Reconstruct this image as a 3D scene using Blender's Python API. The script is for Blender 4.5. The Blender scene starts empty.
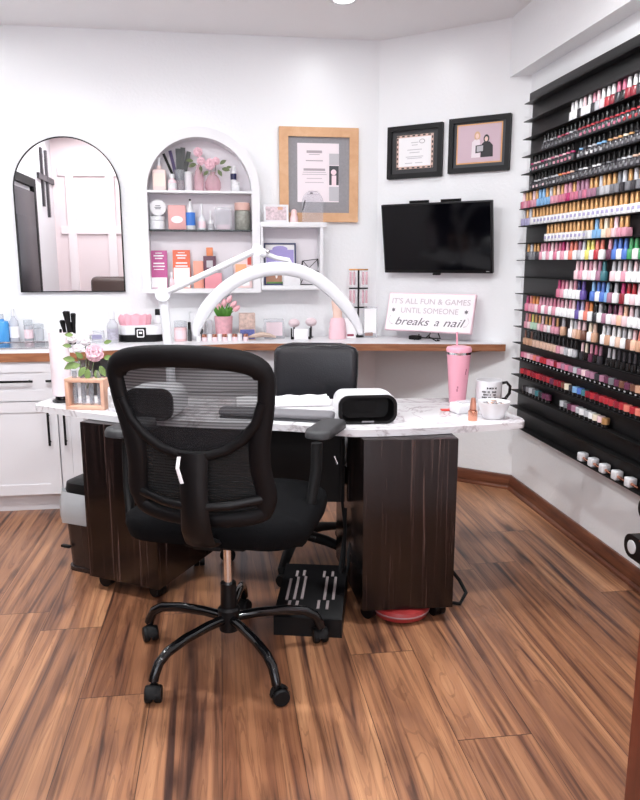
import bpy, bmesh, math, random
from mathutils import Vector as V, Matrix as Mx
rnd = random.Random(7)
COL = bpy.context.scene.collection
PI = math.pi
sin, cos = math.sin, math.cos

# ------------------------------------------------------------------ camera calibration
F0, CAMZ = 720.0, 1.42
TH = math.atan(138 / F0)
PH = math.atan(100 * cos(TH) / F0)
FW = V((sin(PH) * cos(TH), cos(PH) * cos(TH), -sin(TH)))
RT = V((cos(PH), -sin(PH), 0))
UP = RT.cross(FW)
CP = V((0, 0, CAMZ))
def ray(x, y): return FW * F0 + RT * (x - 320) + UP * (400 - y)
def onZ(x, y, z):
    d = ray(x, y); return CP + d * ((z - CAMZ) / d.z)
def onY(x, y, Y):
    d = ray(x, y); return CP + d * (Y / d.y)
def onX(x, y, X):
    d = ray(x, y); return CP + d * (X / d.x)
YB = 4.82                                    # back wall
WA, WB = V((1.04, 4.82, 0)), V((1.80, 4.20, 0))   # angled corner wall
WU = (WB - WA).normalized(); WN = V((WU.y, -WU.x, 0))
WRZ = math.atan2(WU.y, WU.x)
def onW(x, y, off=0.0):
    d = ray(x, y); p = WA + WN * off
    return CP + d * ((p - CP).dot(WN) / d.dot(WN))

# ------------------------------------------------------------------ materials
def lin(c):
    c = c / 255.0
    return c / 12.92 if c <= 0.04045 else ((c + 0.055) / 1.055) ** 2.4
def rgb(*c): return (lin(c[0]), lin(c[1]), lin(c[2]), 1)
MC = {}
def mat(name, c, rough=0.5, metal=0.0, bump=0.0, bscale=60, var=0.0, vscale=8, spec=None, coat=0.0):
    if name in MC: return MC[name]
    m = bpy.data.materials.new(name); m.use_nodes = True
    nt = m.node_tree; b = nt.nodes['Principled BSDF']
    b.inputs['Base Color'].default_value = rgb(*c); b.inputs['Roughness'].default_value = rough
    b.inputs['Metallic'].default_value = metal
    if spec is not None: b.inputs['Specular IOR Level'].default_value = spec
    if coat: b.inputs['Coat Weight'].default_value = coat
    tc = nt.nodes.new('ShaderNodeTexCoord')
    if bump:
        n = nt.nodes.new('ShaderNodeTexNoise'); n.inputs['Scale'].default_value = bscale; n.inputs['Detail'].default_value = 3
        bp = nt.nodes.new('ShaderNodeBump'); bp.inputs['Strength'].default_value = bump; bp.inputs['Distance'].default_value = 0.01
        nt.links.new(tc.outputs['Object'], n.inputs['Vector']); nt.links.new(n.outputs['Fac'], bp.inputs['Height'])
        nt.links.new(bp.outputs['Normal'], b.inputs['Normal'])
    if var:
        n = nt.nodes.new('ShaderNodeTexNoise'); n.inputs['Scale'].default_value = vscale; n.inputs['Detail'].default_value = 4
        mx = nt.nodes.new('ShaderNodeMix'); mx.data_type = 'RGBA'
        mx.inputs['A'].default_value = rgb(*[max(0, k * (1 - var)) for k in c]); mx.inputs['B'].default_value = rgb(*[min(255, k * (1 + var * .6)) for k in c])
        nt.links.new(tc.outputs['Object'], n.inputs['Vector']); nt.links.new(n.outputs['Fac'], mx.inputs['Factor'])
        nt.links.new(mx.outputs['Result'], b.inputs['Base Color'])
    MC[name] = m; return m
def glass(name, c, rough=0.05, alpha=0.35):
    """thin clear glass / acrylic: part transparent, part glossy"""
    if name in MC: return MC[name]
    m = mat(name, c, rough); nt = m.node_tree
    b = nt.nodes['Principled BSDF']; o = nt.nodes['Material Output']
    t = nt.nodes.new('ShaderNodeBsdfTransparent'); t.inputs['Color'].default_value = rgb(*[min(255, 120 + k * .53) for k in c])
    mx = nt.nodes.new('ShaderNodeMixShader'); mx.inputs[0].default_value = alpha
    nt.links.new(t.outputs[0], mx.inputs[1]); nt.links.new(b.outputs[0], mx.inputs[2]); nt.links.new(mx.outputs[0], o.inputs['Surface'])
    return m
def emit(name, c, s):
    m = bpy.data.materials.new(name); m.use_nodes = True
    b = m.node_tree.nodes['Principled BSDF']; b.inputs['Emission Color'].default_value = rgb(*c); b.inputs['Emission Strength'].default_value = s
    return m
class NT:
    def __init__(s, name):
        s.m = bpy.data.materials.new(name); s.m.use_nodes = True; s.t = s.m.node_tree; s.b = s.t.nodes['Principled BSDF']
    def n(s, typ, **kw):
        x = s.t.nodes.new(typ)
        for k, v in kw.items():
            if k in x.inputs: x.inputs[k].default_value = v
            else: setattr(x, k, v)
        return x
    def l(s, a, b): s.t.links.new(a, b)
    def math(s, op, a, b=None):
        x = s.n('ShaderNodeMath', operation=op)
        for i, v in enumerate((a, b)):
            if v is None: continue
            if isinstance(v, (int, float)): x.inputs[i].default_value = v
            else: s.l(v, x.inputs[i])
        return x.outputs[0]
    def ramp(s, fac, stops):
        r = s.n('ShaderNodeValToRGB'); e = r.color_ramp.elements
        while len(e) < len(stops): e.new(0.5)
        for k, (p, c) in enumerate(stops): e[k].position = p; e[k].color = rgb(*c)
        s.l(fac, r.inputs[0]); return r.outputs[0]
    def mix(s, fac, a, b, mode='MIX'):
        x = s.n('ShaderNodeMix', data_type='RGBA', blend_type=mode)
        for i, v in (('Factor', fac), ('A', a), ('B', b)):
            if isinstance(v, (int, float)): x.inputs[i].default_value = v
            elif isinstance(v, tuple): x.inputs[i].default_value = v
            else: s.l(v, x.inputs[i])
        return x.outputs['Result']

def floor_material():
    N = NT('acacia_plank_floor')
    tc = N.n('ShaderNodeTexCoord'); sp = N.n('ShaderNodeSeparateXYZ'); N.l(tc.outputs['Object'], sp.inputs[0])
    x, y = sp.outputs['X'], sp.outputs['Y']
    W, L = 0.235, 1.55
    xs = N.math('DIVIDE', N.math('ADD', x, 0.03), W)
    row = N.math('FLOOR', xs); fx = N.math('SUBTRACT', xs, row)
    wn = N.n('ShaderNodeTexWhiteNoise', noise_dimensions='1D'); N.l(row, wn.inputs['W'])
    ys = N.math('ADD', N.math('DIVIDE', y, L), N.math('MULTIPLY', wn.outputs['Value'], 7.3))
    cell = N.math('FLOOR', ys); fy = N.math('SUBTRACT', ys, cell)
    cv = N.n('ShaderNodeCombineXYZ'); N.l(row, cv.inputs[0]); N.l(cell, cv.inputs[1])
    w2 = N.n('ShaderNodeTexWhiteNoise', noise_dimensions='2D'); N.l(cv.outputs[0], w2.inputs['Vector'])
    pr = w2.outputs['Value']
    # grain coordinates: stretched along the plank, shifted per plank
    g = N.n('ShaderNodeCombineXYZ')
    N.l(N.math('MULTIPLY', x, 10.5), g.inputs[0]); N.l(N.math('MULTIPLY', y, 0.50), g.inputs[1]); N.l(N.math('MULTIPLY', pr, 37), g.inputs[2])
    n1 = N.n('ShaderNodeTexNoise', Scale=1.0, Detail=3.0, Roughness=0.55, Distortion=1.7); N.l(g.outputs[0], n1.inputs['Vector'])
    g2 = N.n('ShaderNodeCombineXYZ')
    N.l(N.math('MULTIPLY', x, 60), g2.inputs[0]); N.l(N.math('MULTIPLY', y, 1.3), g2.inputs[1]); N.l(N.math('MULTIPLY', pr, 91), g2.inputs[2])
    n2 = N.n('ShaderNodeTexNoise', Scale=1.0, Detail=4.0, Roughness=0.6, Distortion=0.4); N.l(g2.outputs[0], n2.inputs['Vector'])
    # growth lines: contour bands of the slow noise
    band = N.math('ABSOLUTE', N.math('SUBTRACT', N.math('FRACT', N.math('MULTIPLY', n1.outputs['Fac'], 9.0)), 0.5))
    base = N.ramp(n1.outputs['Fac'], [(0.27, (52, 37, 34)), (0.35, (88, 62, 51)), (0.42, (134, 95, 72)), (0.55, (166, 121, 89)), (0.72, (192, 146, 108))])
    c = N.mix(N.math('MULTIPLY', N.math('LESS_THAN', band, 0.07), 0.28), base, rgb(92, 58, 44))
    c = N.mix(0.62, c, N.ramp(n2.outputs['Fac'], [(0.3, (110, 95, 90)), (0.5, (255, 255, 255)), (0.8, (255, 255, 255))]), 'MULTIPLY')
    tone = N.ramp(pr, [(0.0, (205, 188, 182)), (0.5, (255, 246, 240)), (1.0, (232, 222, 220))])
    c = N.mix(1.0, c, tone, 'MULTIPLY')
    # knots
    vo = N.n('ShaderNodeTexVoronoi', Scale=1.0)
    kv = N.n('ShaderNodeCombineXYZ'); N.l(N.math('MULTIPLY', x, 4.2), kv.inputs[0]); N.l(N.math('MULTIPLY', y, 1.35), kv.inputs[1]); N.l(N.math('MULTIPLY', pr, 3), kv.inputs[2])
    N.l(kv.outputs[0], vo.inputs['Vector'])
    knot = N.ramp(vo.outputs['Distance'], [(0.0, (255, 255, 255)), (0.055, (210, 210, 210)), (0.13, (0, 0, 0))])
    c = N.mix(N.math('MULTIPLY', knot, 0.85), c, rgb(50, 30, 26))
    # seams
    ex = N.math('MINIMUM', fx, N.math('SUBTRACT', 1.0, fx)); ey = N.math('MINIMUM', fy, N.math('SUBTRACT', 1.0, fy))
    seam = N.math('MAXIMUM', N.math('LESS_THAN', N.math('MULTIPLY', ex, W), 0.0013), N.math('LESS_THAN', N.math('MULTIPLY', ey, L), 0.0018))
    c = N.mix(N.math('MULTIPLY', seam, 0.75), c, rgb(48, 30, 24))
    N.l(c, N.b.inputs['Base Color'])
    N.b.inputs['Roughness'].default_value = 0.34
    bp = N.n('ShaderNodeBump', Strength=0.12, Distance=0.004); N.l(N.math('SUBTRACT', n2.outputs['Fac'], seam), bp.inputs['Height']); N.l(bp.outputs[0], N.b.inputs['Normal'])
    return N.m
def streak_wood(name, stops, sx, sy, sz, rough=0.3, dist=0.5, fine=0.4):
    N = NT(name); tc = N.n('ShaderNodeTexCoord'); mp = N.n('ShaderNodeMapping'); mp.inputs['Scale'].default_value = (sx, sy, sz)
    N.l(tc.outputs['Object'], mp.inputs[0])
    n1 = N.n('ShaderNodeTexNoise', Scale=1.0, Detail=5.0, Roughness=0.65, Distortion=dist); N.l(mp.outputs[0], n1.inputs['Vector'])
    N.l(N.ramp(n1.outputs['Fac'], stops), N.b.inputs['Base Color']); N.b.inputs['Roughness'].default_value = rough
    return N.m
def marble():
    N = NT('white_marble_laminate'); tc = N.n('ShaderNodeTexCoord')
    n1 = N.n('ShaderNodeTexNoise', Scale=3.2, Detail=6.0, Roughness=0.6, Distortion=1.6); N.l(tc.outputs['Object'], n1.inputs['Vector'])
    v = N.math('ABSOLUTE', N.math('SUBTRACT', n1.outputs['Fac'], 0.5))
    c = N.ramp(v, [(0.0, (176, 170, 174)), (0.012, (200, 195, 198)), (0.04, (221, 219, 222)), (0.4, (228, 227, 230))])
    N.l(c, N.b.inputs['Base Color']); N.b.inputs['Roughness'].default_value = 0.22
    return N.m
def mesh_fabric(name, c, open_):
    N = NT(name); tc = N.n('ShaderNodeTexCoord'); sp = N.n('ShaderNodeSeparateXYZ'); N.l(tc.outputs['Object'], sp.inputs[0])
    w = N.math('FRACT', N.math('MULTIPLY', sp.outputs['Z'], 105))
    o = N.math('ADD', N.math('MULTIPLY', N.math('GREATER_THAN', w, 0.5), 0.16), open_ - 0.08)
    t = N.n('ShaderNodeBsdfTransparent'); mx = N.n('ShaderNodeMixShader')
    N.b.inputs['Base Color'].default_value = rgb(*c); N.b.inputs['Roughness'].default_value = 0.8
    N.l(o, mx.inputs[0]); N.l(N.b.outputs[0], mx.inputs[1]); N.l(t.outputs[0], mx.inputs[2])
    N.l(mx.outputs[0], N.t.nodes['Material Output'].inputs['Surface'])
    return N.m

WALL = mat('white_wall_paint', (240, 241, 243), 0.30, bump=0.16, bscale=55)
CEIL = mat('ceiling_paint', (244, 242, 243), 0.7)
FLOOR = floor_material()
EBONY = streak_wood('dark_ebony_laminate', [(0.30, (10, 6, 6)), (0.5, (20, 12, 11)), (0.60, (36, 24, 22)), (0.69, (92, 74, 70))], 55, 55, 0.9, 0.22)
BROWNB = streak_wood('red_brown_baseboard', [(0.3, (66, 34, 22)), (0.5, (104, 58, 38)), (0.7, (128, 78, 52))], 3, 3, 30, 0.35)
CASING = streak_wood('red_brown_casing', [(0.3, (74, 30, 20)), (0.5, (104, 46, 30)), (0.7, (124, 62, 42))], 30, 30, 2, 0.4)
BUTCH = streak_wood('brown_wood_edging', [(0.3, (120, 74, 48)), (0.5, (158, 102, 70)), (0.7, (176, 122, 88))], 4, 14, 50, 0.4)
OAK = streak_wood('light_oak', [(0.3, (208, 158, 116)), (0.5, (216, 168, 126)), (0.7, (222, 178, 138))], 12, 12, 12, 0.5)
RACKB = streak_wood('charcoal_wood_panel', [(0.3, (9, 9, 10)), (0.55, (20, 19, 21)), (0.75, (36, 35, 37))], 3, 2.2, 60, 0.5)
MARBLE = marble()
WHITE = mat('white_lacquer', (230, 229, 232), 0.35)
CABW = mat('white_cabinet', (226, 224, 228), 0.4)
PLASW = mat('white_plastic', (226, 226, 229), 0.3)
SHELFIN = mat('shelf_back_lilac_white', (232, 226, 231), 0.5)
BLACK = mat('black_plastic', (9, 8, 10), 0.42, spec=.28)
GLOSSB = mat('gloss_black', (12, 12, 14), 0.08)
MATB = mat('matte_black', (10, 9, 10), 0.6, spec=.25)
FRAMEB = mat('chair_frame_black', (12, 10, 12), 0.5, spec=.22)
FABRIC = mat('black_seat_fabric', (7, 7, 9), 0.9, bump=0.3, bscale=300, spec=.12)
LEATHER = mat('black_leather', (36, 36, 40), 0.27, bump=0.12, bscale=160)
RUBBER = mat('rubber_grey', (48, 48, 50), 0.55)
CHROME = mat('chrome', (225, 225, 228), 0.12, 1.0)
STEEL = mat('brushed_steel', (190, 188, 190), 0.25, 1.0)
ROSEG = mat('rose_gold', (222, 160, 135), 0.2, 1.0)
GOLD = mat('gold_metal', (205, 150, 88), 0.3, 0.8)
PINK = mat('pink_plastic', (228, 164, 180), 0.35, var=0.04)
PALEP = mat('pale_pink', (243, 215, 222), 0.4)
PEACH = mat('peach_skin_tone', (242, 208, 194), 0.5)
PETALP = mat('rose_petal_pink', (240, 196, 208), 0.6, var=0.08, vscale=60)
PETALW = mat('petal_white', (240, 234, 238), 0.6, var=0.04, vscale=60)
GREEN = mat('leaf_green', (92, 130, 62), 0.5, var=0.25, vscale=40)
OLIVE = mat('leaf_olive', (96, 108, 72), 0.55, var=0.25, vscale=40)
GLASS = glass('clear_glass', (225, 228, 232), 0.04, 0.22)
GLASSP = glass('pink_glass', (242, 208, 216), 0.04, 0.4)
ACRY = glass('clear_acrylic', (232, 232, 236), 0.05, 0.3)
GREY = mat('grey_plastic', (120, 118, 122), 0.5)
DGREY = mat('dark_grey', (62, 62, 66), 0.5)
LGREY = mat('light_grey', (190, 187, 192), 0.5)
INK = mat('grey_ink', (130, 120, 126), 0.6)
INKD = mat('dark_ink', (50, 46, 50), 0.6)
RED = mat('coral_red', (214, 70, 62), 0.4)
BLUE = mat('bright_blue', (62, 120, 205), 0.35)
PAPER = mat('white_paper', (243, 241, 243), 0.6)
CERTP = mat('pale_pink_paper', (240, 228, 233), 0.5)
MATG = mat('linen_grey_mat', (152, 150, 154), 0.8, bump=0.2, bscale=400, var=0.08, vscale=60)
MIRROR = mat('mirror_silver', (240, 240, 242), 0.01, 1.0)
SCREEN = mat('tv_screen', (4, 4, 8), 0.08, spec=.28)

# ------------------------------------------------------------------ mesh building
class B:
    def __init__(s): s.bm = bmesh.new()
    def _fin(s, geom, M, mi):
        vs = [g for g in geom if isinstance(g, bmesh.types.BMVert)]
        bmesh.ops.transform(s.bm, matrix=M, verts=vs)
        fs = set()
        for v in vs:
            for f in v.link_faces: fs.add(f)
        for f in fs: f.material_index = mi
    def box(s, c, d, bev=0.0, seg=2, rz=0.0, rx=0.0, ry=0.0, mi=0):
        t = bmesh.new(); bmesh.ops.create_cube(t, size=1.0)
        for v in t.verts: v.co = V((v.co.x * d[0], v.co.y * d[1], v.co.z * d[2]))
        if bev: bmesh.ops.bevel(t, geom=t.edges[:], offset=min(bev, min(d) * .49), segments=seg, profile=0.5, affect='EDGES')
        M = Mx.Translation(V(c)) @ Mx.Rotation(rz, 4, 'Z') @ Mx.Rotation(ry, 4, 'Y') @ Mx.Rotation(rx, 4, 'X')
        s.merge(t, M, mi); return s
    def merge(s, t, M=Mx(), mi=0):
        mp = {}
        for v in t.verts: mp[v] = s.bm.verts.new(M @ v.co)
        for f in t.faces:
            try: nf = s.bm.faces.new([mp[v] for v in f.verts]); nf.material_index = mi
            except ValueError: pass
        t.free()
    def grid(s, rings, closed_ring=True, closed=False, cap=True, mi=0):
        """rings: list of point lists of equal length, joined in order"""
        rv = [[s.bm.verts.new(V(p)) for p in r] for r in rings]
        n = len(rv[0]); m = len(rv)
        for i in range(m if closed else m - 1):
            a, b = rv[i], rv[(i + 1) % m]
            for j in range(n if closed_ring else n - 1):
                k = (j + 1) % n
                try: f = s.bm.faces.new((a[j], a[k], b[k], b[j])); f.material_index = mi
                except ValueError: pass
        if cap and closed_ring and not closed:
            for r in (rv[0][::-1], rv[-1]):
                try: f = s.bm.faces.new(r); f.material_index = mi
                except ValueError: pass
        return s
    def lathe(s, prof, c=(0, 0, 0), n=20, mi=0, axis=None, sx=1.0, sy=1.0, cap=True):
        rings = []
        Q = Mx()
        if axis is not None: Q = V((0, 0, 1)).rotation_difference(V(axis)).to_matrix().to_4x4()
        for r, z in prof:
            rings.append([V(c) + (Q @ V((max(r, 1e-5) * sx * cos(2 * PI * k / n), max(r, 1e-5) * sy * sin(2 * PI * k / n), z))) for k in range(n)])
        return s.grid(rings, cap=cap, mi=mi)
    def cyl(s, a, b, r, r2=None, n=14, mi=0):
        a, b = V(a), V(b)
        return s.lathe([(r, 0), (r if r2 is None else r2, (b - a).length)], a, n, mi, axis=(b - a))
    def ball(s, c, r, sc=(1, 1, 1), n=12, mi=0, rz=0):
        t = bmesh.new(); bmesh.ops.create_uvsphere(t, u_segments=n, v_segments=max(6, n * 2 // 3), radius=r)
        s.merge(t, Mx.Translation(V(c)) @ Mx.Rotation(rz, 4, 'Z') @ Mx.Diagonal((sc[0], sc[1], sc[2], 1)), mi); return s
    def sweep(s, pts, a, b=None, n=10, closed=False, ref=None, mi=0):
        """tube along pts; a = half width across, b = half width along ref; lists allowed"""
        pts = [V(p) for p in pts]; m = len(pts); rings = []
        rf = V(ref) if ref is not None else None
        prev = None
        for i, p in enumerate(pts):
            t = (pts[(i + 1) % m] - pts[i - 1]) if closed else (pts[min(i + 1, m - 1)] - pts[max(i - 1, 0)])
            t.normalize()
            if rf is not None: e2 = (rf - t * rf.dot(t)).normalized()
            else:
                if prev is None:
                    h = V((0, 0, 1)) if abs(t.z) < .9 else V((1, 0, 0)); e2 = (h - t * h.dot(t)).normalized()
                else: e2 = (prev - t * prev.dot(t)).normalized()
                prev = e2
            e1 = t.cross(e2)
            ra = a[i] if isinstance(a, (list, tuple)) else a
            rb = ra if b is None else (b[i] if isinstance(b, (list, tuple)) else b)
            rings.append([p + e1 * (ra * cos(2 * PI * k / n)) + e2 * (rb * sin(2 * PI * k / n)) for k in range(n)])
        return s.grid(rings, closed=closed, mi=mi)
    def prism(s, poly, z0, z1, M=Mx(), bev=0.0, mi=0):
        """extrude a 2D polygon (x,y) from z0 to z1, then transform"""
        t = bmesh.new()
        lo = [t.verts.new((p[0], p[1], z0)) for p in poly]; hi = [t.verts.new((p[0], p[1], z1)) for p in poly]
        n = len(poly)
        t.faces.new(lo[::-1]); t.faces.new(hi)
        for i in range(n): t.faces.new((lo[i], lo[(i + 1) % n], hi[(i + 1) % n], hi[i]))
        if bev:
            ed = [e for e in t.edges if abs(e.verts[0].co.z - e.verts[1].co.z) < 1e-6]
            bmesh.ops.bevel(t, geom=ed, offset=bev, segments=2, profile=.5, affect='EDGES')
        bmesh.ops.recalc_face_normals(t, faces=t.faces)
        s.merge(t, M, mi); return s
    def ringprism(s, outer, inner, z0, z1, M=Mx(), mi=0):
        """a flat ring (outer loop minus inner loop, same vertex count) with thickness"""
        n = len(outer)
        L = [[s.bm.verts.new(M @ V((p[0], p[1], z))) for p in lp] for lp, z in ((outer, z0), (outer, z1), (inner, z1), (inner, z0))]
        for a, b in ((0, 1), (1, 2), (2, 3), (3, 0)):
            for i in range(n):
                k = (i + 1) % n
                f = s.bm.faces.new((L[a][i], L[a][k], L[b][k], L[b][i])); f.material_index = mi
        return s
    def build(s, name, mats, parent=None, loc=None, rz=0.0, ang=38, flat=False):
        bmesh.ops.recalc_face_normals(s.bm, faces=s.bm.faces)
        me = bpy.data.meshes.new(name); s.bm.to_mesh(me); s.bm.free()
        for m in (mats if isinstance(mats, (list, tuple)) else [mats]): me.materials.append(m)
        if not flat:
            for p in me.polygons: p.use_smooth = True
            me.set_sharp_from_angle(angle=math.radians(ang))
        o = bpy.data.objects.new(name, me); COL.objects.link(o)
        if parent: o.parent = parent
        if loc is not None: o.location = loc
        if rz: o.rotation_euler = (0, 0, rz)
        return o
def thing(name, label, cat, loc=(0, 0, 0), rz=0.0, group=None, rx=0.0, ry=0.0):
    o = bpy.data.objects.new(name, None); COL.objects.link(o); o.empty_display_size = .05
    o.location = loc; o.rotation_euler = (rx, ry, rz); o['label'] = label; o['category'] = cat
    if group: o['group'] = group
    return o
def tag(o, label, cat, group=None):
    o['label'] = label; o['category'] = cat
    if group: o['group'] = group
    return o
def struct(name, b, m, ang=38):
    o = b.build(name, m, ang=ang); o['kind'] = 'structure'; return o
def arch(w, h, n=24, z0=0.0):
    """arch outline: width w, total height h, half-round top; starts bottom-left"""
    r = w / 2; pts = [(-r, z0), (r, z0)]
    for k in range(n + 1):
        a = PI * k / n; pts.append((r * cos(a), h - r + r * sin(a)))
    return pts
def rrect(w, h, r, n=5, cx=0, cy=0):
    pts = []
    for sx, sy, a0 in ((1, 1, 0), (-1, 1, PI / 2), (-1, -1, PI), (1, -1, 3 * PI / 2)):
        for k in range(n + 1):
            a = a0 + PI / 2 * k / n
            pts.append((cx + sx * (w / 2 - r) + r * cos(a), cy + sy * (h / 2 - r) + r * sin(a)))
    return pts
FRONT = Mx.Rotation(PI / 2, 4, 'X')      # polygon (x,y) -> (x, *, z=y); prism z -> -y
def text(name, body, size, mat_, parent, loc, rx=PI / 2, rz=0.0, shear=0.0, ex=0.0006, width=None, off=0.0):
    cu = bpy.data.curves.new(name, 'FONT'); cu.body = body; cu.size = size; cu.align_x = 'CENTER'; cu.align_y = 'CENTER'
    cu.extrude = ex; cu.shear = shear; cu.offset = off
    o = bpy.data.objects.new(name, cu); COL.objects.link(o)
    bpy.context.view_layer.update()
    dg = bpy.context.evaluated_depsgraph_get()
    me = bpy.data.meshes.new_from_object(o.evaluated_get(dg)); bpy.data.objects.remove(o); bpy.data.curves.remove(cu)
    if width:
        xs = [v.co.x for v in me.vertices]; k = width / (max(xs) - min(xs))
        for v in me.vertices: v.co.x *= k
    me.materials.clear(); me.materials.append(mat_); me.name = name
    t = bpy.data.objects.new(name, me); COL.objects.link(t); t.parent = parent; t.location = loc; t.rotation_euler = (rx, 0, rz)
    return t

# ================================================================== THE SETTING
H = 2.80
XL, XR, YH = -1.85, 1.80, -2.2
def slab(name, pts, z0, z1, m): return struct(name, B().prism(pts, z0, z1), m)
slab('floor', [(XL, YH), (XR, YH), (XR, WB.y), (WA.x, YB), (XL, YB)], -0.06, 0.0, FLOOR)
slab('ceiling', [(XL - .12, YH - .12), (XR + .12, YH - .12), (XR + .12, WB.y + .3), (WA.x + .1, YB + .12), (XL - .12, YB + .12)], H, H + .08, CEIL)
slab('wall_back', [(XL - .12, YB), (WA.x, YB), (WA.x + .06, YB + .12), (XL - .12, YB + .12)], 0, H, WALL)
slab('wall_corner', [(WA.x, WA.y), (WB.x, WB.y), (WB.x + .12, WB.y + .05), (WA.x + .06, WA.y + .12)], 0, H, WALL)
slab('wall_right', [(XR, YH), (XR + .12, YH), (XR + .12, WB.y + .05), (XR, WB.y)], 0, H, WALL)
slab('wall_left', [(XL - .12, YH), (XL, YH), (XL, YB), (XL - .12, YB)], 0, H, mat('left_wall_grey', (214, 212, 215), 0.5))
# unseen shop front, added behind the camera so fill daylight enters through its glass
b = B(); b.box((0, YH - .06, 2.72), (XR - XL + .24, .12, .16)); b.box((0, YH - .06, .1), (XR - XL + .24, .12, .2))
for x in (XL + .02, XR - .02): b.box((x, YH - .06, H / 2), (.12, .12, H))
struct('wall_hall', b, WALL)
b = B(); b.ringprism(rrect(XR - XL - .12, 2.44, .01, 1, (XL + XR) / 2, 1.42), rrect(XR - XL - .24, 2.32, .01, 1, (XL + XR) / 2, 1.42), 2.23, 2.29, FRONT); b.box(((XL + XR) / 2, YH - .06, 1.42), (.06, .06, 2.34))
wn_ = struct('window_1', b, BLACK)
b = B(); b.box(((XL + XR) / 2, YH - .06, 1.42), (XR - XL - .2, .006, 2.36)); b.build('window_glass', glass('window_fill_pane', (250, 250, 252), .02, .06), wn_)
pl_ = bpy.data.lights.new('window_fill_portal', 'AREA'); pl_.shape = 'RECTANGLE'; pl_.size = 3.4; pl_.size_y = 2.3; pl_.cycles.is_portal = True
po_ = bpy.data.objects.new('window_fill_portal', pl_); COL.objects.link(po_); po_.location = (0, YH - .1, 1.42); po_.rotation_euler = (PI / 2, 0, 0); po_.parent = wn_
JX = onY(632, 700, .88).x
PINKW = mat('blush_wall_paint', (232, 214, 216), 0.5)
b = B(); b.box(((XL - .92) / 2, .77, H / 2), (-.92 - XL, .14, H)); b.box(((JX + .02 + XR) / 2, .77, H / 2), (XR - JX - .02, .14, H)); b.box(((JX - .9) / 2, .77, 2.75), (JX + .94, .14, .1))
struct('wall_front', b, PINKW)
# white battens on the blush wall (seen in the mirror)
b = B()
for x in (-1.66, -1.22): b.box((x, .853, 1.75), (.09, .026, 1.3))
b.box((-1.36, .852, 2.42), (.84, .024, .09)); b.box((-1.36, .852, 1.78), (.84, .024, .09))
struct('trim_1', b, mat('batten_white', (238, 226, 228), 0.45))
b = B()
for y, z0, z1 in ((1.15, 1.9, 2.6), (1.36, 2.0, 2.6)): b.box((XL + .013, y, (z0 + z1) / 2), (.026, .05, z1 - z0))
b.box((XL + .012, 1.2, 2.3), (.024, .7, .06))
struct('trim_2', b, mat('batten_shadow', (70, 66, 70), 0.5))  # battens coloured dark to stand for the shadows of white ones
b = B(); b.box((XL + .02, 2.3, 1.05), (.04, .84, 2.1), .004); 
for z in (.55, 1.5): b.box((XL + .042, 2.3, z), (.012, .6, .7), .004)
dr = struct('door_1', b, mat('navy_door', (17, 16, 26), 0.4))
B().cyl((XL + .04, 1.97, 1.0), (XL + .1, 1.97, 1.0), .012).ball((XL + .11, 1.97, 1.0), .028).build('door_knob', STEEL, dr)
b = B()
for y in (1.84, 2.76): b.box((XL + .02, y, 1.08), (.044, .08, 2.16))
b.box((XL + .02, 2.3, 2.19), (.044, 1.0, .08)); struct('trim_3', b, MATB)
# soffit above the rack, casing of the opening the photo is taken through
struct('trim_4', B().prism([(1.70, .84), (1.80, .84), (1.80, 4.20), (1.70, 4.2815)], 2.475, H), WALL)
b = B(); b.box((JX + .07, .665, 1.2), (.14, .07, 2.4), .006); b.box((JX + .012, .79, 1.2), (.024, .18, 2.4), .004); struct('trim_5', b, CASING)
b = B(); b.box((-.97, .665, 1.2), (.14, .07, 2.4), .006); b.box((-.912, .79, 1.2), (.024, .18, 2.4), .004); struct('trim_6', b, CASING)
# wooden baseboards with shoe moulding
def board(name, a, c, nrm, h=.092, t=.016):
    a, c, nrm = V(a), V(c), V(nrm); bb = B()
    prof = [(0, 0), (t + .013, 0), (t + .012, .012), (t + .004, .02), (t, .022), (t, h - .012), (t - .006, h), (0, h)]
    bb.grid([[p + nrm * q[0] + V((0, 0, q[1])) for q in prof] for p in (a, c)])
    return struct(name, bb, BROWNB)
board('baseboard_corner', WA + WU * .02, WB - WU * .0, WN)
board('baseboard_right', (XR, WB.y, 0), (XR, .86, 0), (-1, 0, 0))

# ================================================================== CEILING LIGHTS
LENS = emit('lamp_lens', (255, 250, 246), 14)
spots = [(.69, 4.12, 'recessed ceiling light above the back counter near the corner wall', .22),
         (-1.45, 4.05, 'recessed ceiling light above the sink counter at left', .2),
         (-.42, 2.35, 'recessed ceiling light above the black mesh chair', 1.7),
         (1.0, 2.3, 'recessed ceiling light above the floor by the polish rack', 1.7),
         (-1.47, 1.35, 'recessed ceiling light seen in the arched mirror', .65),
         (-1.25, 2.75, 'added unseen ceiling light brightening the room from the left', 1.5),  # unseen lamp added to lift the soffit and right wall
         (-.6, -.7, 'added unseen hall fill light behind the camera at left', 1.6),  # this and the next: unseen lamps added as frontal fill
         (.75, -.7, 'added unseen hall fill light behind the camera at right', 1.6)]
for x, y, lb, k in spots:
    t = thing('ceiling_light', lb, 'ceiling light', (x, y, H), group='recessed ceiling lights')
    B().lathe([(.052, -.001), (.072, -.001), (.078, -.006), (.072, -.01), (.055, -.008), (.052, -.001)], n=28, cap=False).build('trim_ring', PLASW, t)
    B().lathe([(.053, -.001), (.053, -.005), (.02, -.008), (0, -.008)], n=28).build('lens', LENS, t)
    ld = bpy.data.lights.new('downlight', 'AREA'); ld.shape = 'DISK'; ld.size = .11; ld.energy = 20 * k; ld.color = (.955, .985, 1.0); ld.spread = math.radians(180)
    lo = bpy.data.objects.new('downlight_bulb', ld); COL.objects.link(lo); lo.parent = t; lo.location = (0, 0, -.014)

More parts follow.
